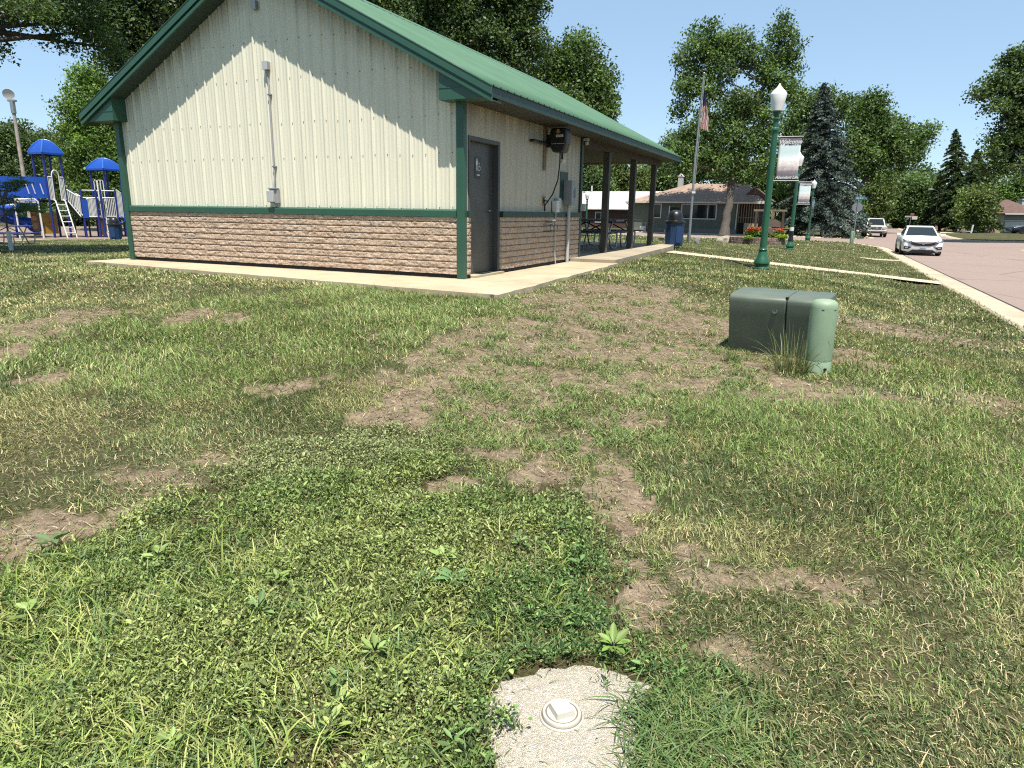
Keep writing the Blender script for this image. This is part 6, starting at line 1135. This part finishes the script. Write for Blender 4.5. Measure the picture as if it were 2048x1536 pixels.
def tree(name, label, D, blobs, base, pal, leaf, dens=1., trunk_r=.3, limbs=10, flat_=.75, group=None, cat='tree', depth=1., droop=0., trunk_pts=None, cl=1.):
    """blobs: (px, py, rx, ry[, ddepth]) seen at distance D; base: pixel of the trunk foot (or None) / world point"""
    k = D/FPX
    if base is None: base = (np.mean([b[0] for b in blobs]), None)
    if len(base) == 2:
        P = dep(base[0], base[1] if base[1] else 440, D); P = np.array([P[0], P[1], tz(P[0], P[1])])
    else: P = np.array([base[0], base[1], tz(base[0], base[1])])
    o = thing(name, label, cat, P, 0, group); pal = np.array(GREENS[pal]); LV = []; CENT = []; WB = []
    for bl in blobs:
        px, py, rx, ry = bl[:4]; dd = bl[4] if len(bl) > 4 else 0; c = dep(px, py, D+dd); a, b_, c_ = rx*k, max(1., .5*(rx+ry)*k*depth), ry*k; WB.append((c, (a, b_, c_)))
        m = max(6, int(dens*10.5*(rx*ry)/(38*38)*(9*cl/ max(leaf/k, 4))**1.0*3.2/cl)); q = rng.normal(0, 1, (m, 3)); q /= np.linalg.norm(q, axis=1)[:, None]; q *= (rng.random(m)**(1/2.4))[:, None]*(1+.07*rng.normal(0, 1, (m, 1)))
        cc = c+q*np.array([a, b_, c_]); CENT.append(cc)
    CENT = np.concatenate(CENT); nl = 78; m = len(CENT); R_ = leaf*1.85*cl
    tone = rng.random(m); base_c = pal[rng.integers(0, len(pal), m)]*(.62+1.05*tone)[:, None]
    off = np.clip(rng.normal(0, 1, (m, nl, 3)), -1.7, 1.7)*np.array([R_, R_, R_*flat_]); 
    if droop: off[..., 2] -= droop*np.linalg.norm(off[..., :2], axis=-1)
    Q = (CENT[:, None, :]+off).reshape(-1, 3); cols = np.repeat(base_c, nl, 0)*(.7+.6*rng.random((m*nl, 1)))
    v_, f_, c_ = leafcloud(Q, leaf*.92, np.array([.05, -.2, .75]), cols); npmesh('crown', v_-P, f_, M['leaf'], c_, o)
    b = MB(); tops = [w_[0] for w_ in WB]; hi = max(tops, key=lambda t: t[2])-P; lo_z = min(t[2] for t in tops)-P[2]
    if trunk_pts is not None: tp = [dep(px, py, D)-P for px, py in trunk_pts]
    else:
        mid = np.mean(tops, 0)-P; tp = [np.array([0, 0, -.3]), np.array([mid[0]*.12, mid[1]*.1, lo_z*.6]), np.array([mid[0]*.5, mid[1]*.4, max(lo_z*1.05, mid[2]*.6)]), np.array([mid[0], mid[1], mid[2]+.25*(hi[2]-mid[2])])]
    tp = [np.array(t) for t in tp]; nt_ = len(tp); tpr = [trunk_r*(1.25 if i == 0 else 1-.72*i/(nt_-1)) for i in range(nt_)]
    fine_ = []; rad_ = []
    for i in range(nt_-1):
        for q in np.linspace(0, 1, 5)[:-1]: fine_.append(tp[i]+(tp[i+1]-tp[i])*q+rng.normal(0, trunk_r*.10, 3)*(i > 0)); rad_.append(tpr[i]+(tpr[i+1]-tpr[i])*q)
    fine_.append(tp[-1]); rad_.append(tpr[-1]); b.tube(fine_, rad_, 9)
    sel = [w_[0]-P for w_ in WB]; extra = [CENT[i]-P for i in rng.integers(0, m, limbs)]
    for e in sel+extra:
        e = np.array(e); cand = [i for i in range(2, len(fine_)) if fine_[i][2] < e[2]-.05*abs(e[2])] or [len(fine_)//2]; i = min(cand, key=lambda j: np.linalg.norm(fine_[j]-e)*.6+abs(e[2]-fine_[j][2])*.2); s = fine_[i]; r0 = rad_[i]*.5
        mid = s+(e-s)*.5+np.array([0, 0, .03*np.linalg.norm(e-s)])+rng.normal(0, .05*np.linalg.norm(e-s), 3); b.tube([s, s+(mid-s)*.5+rng.normal(0, .02*np.linalg.norm(e-s), 3), mid, mid+(e-mid)*.5, e], [r0, r0*.8, r0*.6, r0*.4, r0*.15], 6)
        for _ in range(3):
            c = CENT[rng.integers(0, m)]-P
            if np.linalg.norm(c-e) < np.linalg.norm(e-s)*.9: b.tube([mid, (mid+c)/2+rng.normal(0, .1, 3), c], [r0*.35, r0*.22, r0*.06], 5)
    b.build('trunk', M['bark'], o, 60); return o
def conifer(name, label, D, px, ytop, ybase, half, pal, gap=.0, trunk_r=.28, dens=1., droop=.25, ymin=None, pts=1.):
    k = D/FPX; P = dep(px, ybase, D); P[2] = tz(P[0], P[1]); top = dep(px, ytop, D); H = top[2]-P[2]; Wd2 = half*k; o = thing(name, label, 'conifer', P); pal = np.array(GREENS[pal])
    if px != px: pass
    Q = []; Cc = []; N = []; br = MB(); nb = int(230*dens); lean = top[:2]-P[:2]
    z0 = .05 if ymin is None else ymin
    for i in range(nb):
        f = z0+(1-z0)*(i+rng.random()*.5)/nb; z = H*f; L = Wd2*((1-f)**.85)*(.72+.42*rng.random())*(1.0 if f > .12 else .85)+.12; a = i*2.39996+rng.normal(0, .25); up = .35*(f-.35); c0 = np.array([lean[0]*f, lean[1]*f, z])
        n = int(max(14, 150*dens*L/Wd2*(1.6 if L > .5 else 1))); t = rng.random(n)**.6; sidew = .26*L*(1-t*.75)+.05; sw = rng.uniform(-1, 1, n)*sidew; x = L*t; zz = up*x-droop*x*x/max(L, .3)*.6-.10*np.abs(sw)+.03*rng.normal(0, 1, n)+.08*L*np.sin(t*3)
        ca, sa = math.cos(a), math.sin(a); q = np.stack([ca*x-sa*sw, sa*x+ca*sw, zz], -1)+c0; q[:, 2] -= gap*rng.random(n)*.3; Q.append(q); tone = pal[rng.integers(0, len(pal))]*(.7+.6*rng.random()); Cc.append(np.tile(tone, (n, 1))*(.65+.7*rng.random((n, 1)))*(.8+0*t[:, None]))
        if i % 2 == 0: br.tube([c0, c0+np.array([ca*L*.5, sa*L*.5, up*L*.5-droop*L*.15]), c0+np.array([ca*L*.92, sa*L*.92, up*L*.9-droop*L*.5])], [.05, .03, .012], 5)
    Q = np.concatenate(Q); Cc = np.concatenate(Cc); v_, f_, c_ = leafcloud(Q, 5.0*k*pts, np.array([0, 0, .8]), Cc, .45); npmesh('needles', v_, f_, M['needle'], c_, o)
    br.tube([(0, 0, -.2), (lean[0]*.5, lean[1]*.5, H*.5), (lean[0], lean[1], H*.99)], [trunk_r, trunk_r*.6, .02], 8); br.build('trunk', M['bark'], o, 60); return o

# near-left shade tree whose boughs hang into the top left corner
tree('shade_tree', 'large tree mostly outside the left edge, its boughs hanging into the top left corner', 16.5, [(40, -10, 90, 42), (120, 28, 80, 32), (185, 62, 50, 24, 1), (60, 20, 60, 20, -1), (210, 95, 22, 22, 1.5), (105, 78, 30, 16, .5), (140, -60, 130, 60), (-150, 0, 170, 110), (-330, 60, 170, 150, 1), (-250, -140, 220, 130), (0, -150, 200, 90)], (-17.5, 15.5, 0), 'dark', .09, .50, .42, 16, .55, droop=.25, cl=1.25)
# big trees behind the shelter
tree('big_shade_tree', 'big dark tree whose crown shows left of the gable above the rake', 33, [(250, 60, 60, 60), (300, 30, 90, 90), (385, -40, 90, 80), (235, 120, 40, 32), (300, -90, 160, 90), (210, 20, 50, 40), (430, -120, 160, 110)], (420, 470), 'dark', .17, .72, .45, 12)
tree('big_shade_tree', 'largest dark tree standing tall behind the green roof of the shelter', 37, [(740, -10, 80, 60), (850, 30, 100, 80), (960, 70, 105, 95), (1040, 20, 55, 60), (1055, 85, 42, 55), (930, -80, 200, 90), (1000, 150, 70, 50), (830, 110, 80, 60), (1060, -30, 35, 40)], (930, 470), 'dark', .18, .80, .5, 14)
tree('round_tree', 'rounder lighter tree at the right end of the shelter roof', 44, [(1150, 130, 50, 55), (1195, 170, 34, 48), (1110, 160, 45, 60), (1190, 230, 36, 50), (1130, 230, 60, 60), (1205, 270, 24, 32), (1165, 95, 22, 22), (1215, 205, 14, 25)], (1150, 470), 'mid', .21, 1.1, .35, 10)
tree('silver_maple', 'light green maple between the playground and the shelter gable', 46, [(185, 165, 38, 34), (160, 215, 42, 36), (205, 230, 44, 44), (150, 265, 36, 30), (190, 300, 58, 42), (235, 340, 50, 46), (165, 335, 46, 30), (230, 280, 30, 40), (215, 390, 60, 40)], (225, 470), 'bright', .21, 1.1, .35, 10)
# wood behind the playground: tree by tree
for (lab, D, bl, pal) in (('dark tree at the left edge behind the floodlight pole', 72, [(10, 290, 45, 42), (40, 275, 30, 28), (-30, 310, 50, 50), (15, 350, 60, 50), (0, 410, 60, 40)], 'dark'), ('dark tree right of the floodlight pole behind the tall play tower', 78, [(75, 290, 40, 32), (100, 300, 34, 34), (60, 340, 50, 40), (100, 370, 55, 45), (75, 410, 60, 35)], 'dark'), ('olive tree between the dark wood and the maple', 70, [(125, 300, 30, 28), (140, 340, 36, 40), (130, 390, 46, 40), (175, 400, 50, 30)], 'olive')): tree('background_tree', lab, D, bl, None, pal, .30, 1.2, .3, 6, group=None)
tree('background_shrub', 'dark hedge-like shrubs under the maple behind the play ramp', 62, [(160, 430, 60, 24), (235, 435, 50, 26), (90, 440, 60, 20)], (180, 462), 'dark', .26, 1.2, .15, 4, cat='shrub')
# cottonwood by the ranch house
tree('cottonwood', 'tall open cottonwood with two crowns beside the ranch house', 59.5, [(1420, 80, 38, 34), (1470, 85, 34, 26), (1385, 120, 34, 36), (1440, 130, 46, 34), (1500, 120, 26, 30), (1372, 175, 24, 30), (1420, 185, 34, 26), (1362, 215, 16, 20),
     (1560, 62, 22, 30), (1575, 95, 22, 28), (1550, 115, 26, 30), (1585, 140, 14, 18), (1565, 175, 30, 28), (1535, 160, 24, 34), (1590, 190, 12, 14), (1520, 215, 38, 34), (1475, 215, 34, 40), (1430, 245, 36, 36), (1385, 265, 30, 28), (1470, 285, 56, 36), (1415, 305, 52, 34), (1525, 275, 30, 34), (1470, 335, 56, 30), (1535, 325, 34, 28), (1370, 300, 26, 22), (1365, 330, 30, 20)], (1450, 459), 'mid', .27, .72, .42, 22, trunk_pts=[(1448, 474), (1451, 452), (1460, 400), (1466, 330), (1480, 250), (1530, 170), (1558, 90)], cl=.9)
conifer('blue_spruce', 'large blue-grey spruce behind the banner lamps', 64, 1648, 166, 464, 102, 'blue', .2, .3, 1.35, .35)
tree('street_tree', 'deciduous tree showing behind the left shoulder of the spruce', 82, [(1620, 215, 34, 34), (1595, 245, 32, 32), (1650, 205, 34, 26), (1600, 300, 34, 40), (1580, 275, 20, 26), (1690, 215, 20, 34), (1590, 350, 30, 40)], (1610, 462), 'mid', .36, 1., .3, 8)
tree('street_tree', 'leaning broad tree right of the spruce with a bare slanting limb', 74, [(1735, 220, 26, 32), (1760, 245, 26, 30), (1720, 265, 34, 36), (1770, 285, 40, 34), (1810, 285, 30, 26), (1845, 270, 20, 14), (1740, 310, 40, 34), (1795, 320, 36, 22), (1700, 320, 30, 40), (1830, 300, 22, 18), (1760, 345, 30, 16), (1855, 262, 12, 10), (1750, 200, 16, 18), (1800, 255, 18, 14)], (1683, 462), 'mid', .32, 1.05, .34, 10, trunk_pts=[(1685, 466), (1700, 410), (1722, 372), (1748, 340), (1760, 280)])
for (lab, D, bl, pal) in (('mid green trees filling the far end of the street left of the conifers', 125, [(1800, 385, 42, 30), (1840, 378, 36, 28), (1830, 420, 40, 26), (1790, 420, 30, 22)], 'mid'), ('lighter far tree above the white house', 112, [(1755, 390, 34, 28), (1740, 420, 30, 24), (1770, 365, 24, 16)], 'olive'), ('pale far tree line above the street end', 190, [(1790, 352, 30, 12), (1830, 347, 26, 12), (1865, 360, 30, 14)], 'haze')): tree('far_tree', lab, D, bl, None, pal, .52*D/120, 1.1, .3, 5)
conifer('spruce_tree', 'ragged dark spruce with a thin top, left of the pair at the right', 104, 1912, 258, 456, 60, 'dark', .3, .3, .8, .5, .12)
conifer('spruce_tree', 'denser dark spruce, right of the pair at the right', 96, 1954, 300, 454, 60, 'dark', .2, .3, 1.05, .4, .12); 
conifer('spruce_tree', 'low dark spruce between the arborvitae and the ragged spruce', 110, 1880, 350, 456, 40, 'dark', .2, .25, .9, .4, .12)
def spire(lab, px, yt, yb, D, hw_):
    k = D/FPX; P = dep(px, yb, D); P[2] = tz(P[0], P[1]); H = (yb-yt)*k*1.02; o = thing('arborvitae', lab, 'shrub', P, 0, 'evergreen spires at the street end'); n = 900; f = rng.random(n); r = hw_*k*np.minimum(1, f*5+.5)*np.sqrt(np.clip(1-f, .02, 1))*(.7+.4*rng.random(n)); a = rng.uniform(0, 6.28, n); Q = np.stack([r*np.cos(a), r*np.sin(a), H*f], -1)
    v_, f_, c_ = leafcloud(Q, 4.5*k, np.array([0, 0, .4]), np.array(GREENS['mid'])[rng.integers(0, 3, n)]*(.6+.6*rng.random((n, 1)))); npmesh('foliage', v_, f_, M['leaf'], c_, o); MB().tube([(0, 0, -.2), (0, 0, H*.8)], [.12, .03], 6).build('stem', M['bark'], o)
for k, (px, yt, lab) in enumerate(((1790, 428, 'first evergreen spire from the left at the street end'), (1797, 424, 'second evergreen spire from the left at the street end'), (1804, 426, 'third evergreen spire from the left at the street end'), (1812, 423, 'fourth evergreen spire, in front of the stop sign post'), (1823, 424, 'fifth evergreen spire, before the grey shed'), (1829, 425, 'sixth evergreen spire, before the grey shed'), (1838, 426, 'rightmost evergreen spire at the street end'))): spire(lab, px, yt, 455, 132, 6.5)
tree('maple_tree', 'maple reaching in from the right frame edge with ragged hanging boughs', 52, [(2030, 130, 34, 26), (1995, 165, 30, 22), (2045, 185, 50, 40), (1965, 188, 16, 9), (2050, 250, 50, 36), (2015, 285, 36, 22), (1985, 300, 20, 12), (2040, 320, 44, 18), (1975, 325, 20, 9), (2005, 340, 16, 10), (2035, 110, 16, 18), (2120, 200, 90, 110), (2150, 320, 80, 60), (1985, 215, 14, 14)], (2160, 478), 'dark', .26, .85, .35, 10, .6, droop=.2)
tree('small_tree', 'small bushy tree at the left corner of the brown-roofed house', 90, [(1950, 395, 24, 26), (1942, 425, 24, 24), (1962, 430, 18, 22), (1975, 405, 16, 14)], (1952, 456), 'olive', .36, 1.3, .16, 5)
tree('far_tree', 'broad far tree above the brown hip roof at the right edge', 120, [(2015, 385, 30, 18), (2040, 370, 24, 24), (1995, 400, 24, 18), (2050, 400, 26, 26), (1985, 370, 16, 14)], None, 'mid', .50, 1.1, .3, 5)
# trees behind the houses, seen through the pavilion and above the roofs
tree('background_tree', 'dark tree showing through the pavilion beside the end wall', 88, [(1170, 320, 34, 40), (1190, 360, 36, 30), (1160, 380, 30, 30), (1150, 300, 24, 26)], None, 'dark', .34, 1.0, .3, 6)
tree('background_tree', 'feathery olive tree showing between the pavilion posts', 92, [(1225, 345, 36, 34), (1250, 370, 34, 26), (1210, 385, 34, 22), (1275, 360, 30, 26), (1240, 320, 20, 18)], None, 'olive', .34, 1.15, .3, 6)
tree('background_tree', 'broad tree behind the ranch house roof left of the cottonwood', 94, [(1345, 310, 32, 34), (1310, 340, 36, 30), (1380, 330, 44, 36), (1340, 355, 50, 24), (1290, 365, 34, 20), (1420, 345, 40, 26), (1350, 285, 16, 18)], None, 'mid', .36, 1.15, .3, 6)
tree('background_tree', 'tree filling the gap behind the porch end of the ranch house', 92, [(1540, 365, 40, 30), (1500, 360, 40, 26), (1570, 390, 34, 34), (1590, 430, 30, 22)], None, 'mid', .36, 1.1, .3, 6)
# locust sapling with a white guard at the left edge
sb = at(23, 501); o = thing('sapling', 'young locust sapling with feathery leaves and a white trunk guard at the left edge', 'sapling', sb); Ds = (sb-EYE)@_f; k = Ds/FPX
MB().lathe([(.06, -.05), (.06, 38*k), (.05, 38*k)], n=10).build('trunk_guard', M['white'], o, 40)
b = MB(); b.tube([(0, 0, 0), (-.02, 0, 60*k), (-.10, .05, 130*k)], [.03, .024, .012], 6); CE = []
for px, py, n in ((5, 372, 7), (25, 368, 7), (40, 365, 5), (8, 395, 5), (20, 412, 7), (5, 420, 6), (42, 415, 5), (-25, 400, 12), (-40, 360, 12), (10, 380, 6), (55, 418, 3)):
    e = dep(px, py, Ds)-sb; e[1] += rng.normal(0, .3); s = np.array([-.03, 0, min(e[2]*.8, 100*k)]); b.tube([s, (s+e)/2+np.array([0, 0, .12]), e], [.014, .009, .004], 5)
    for _ in range(n*2): CE.append(e+rng.normal(0, 1, 3)*np.array([12*k, 12*k, 4.5*k]))
b.build('trunk', M['bark'], o, 60); CE = np.array(CE); Q = (CE[:, None, :]+rng.normal(0, 1, (len(CE), 40, 3))*np.array([5*k, 5*k, 1.6*k])).reshape(-1, 3); v_, f_, c_ = leafcloud(Q, .055, np.array([0, 0, 1.]), np.array(GREENS['bright'])[rng.integers(0, 3, len(Q))]*(.7+.6*rng.random((len(Q), 1))), .5); npmesh('foliage', v_, f_, M['leaf'], c_, o)
# far belt closing the horizon
for side, (x0, x1, y_) in {'left': (-130, -60, 120), 'mid': (-55, 30, 150), 'right': (30, 210, 200)}.items():
    n = 14000; x = rng.uniform(x0, x1, n); y = y_+rng.normal(0, 6, n); h = 8.+4*fbm(x*.08+7, y*.02, 3); Q = np.stack([x, y, h*rng.random(n)**.8-.6], -1)
    v_, f_, c_ = leafcloud(Q, 1.35*np.ones(1), np.array([0, -.3, .5]), np.array(GREENS['mid'])[rng.integers(0, 3, n)]*(.6+.6*rng.random((n, 1)))); tag(npmesh('distant_wood', v_, f_, M['leaf'], c_), kind='stuff')
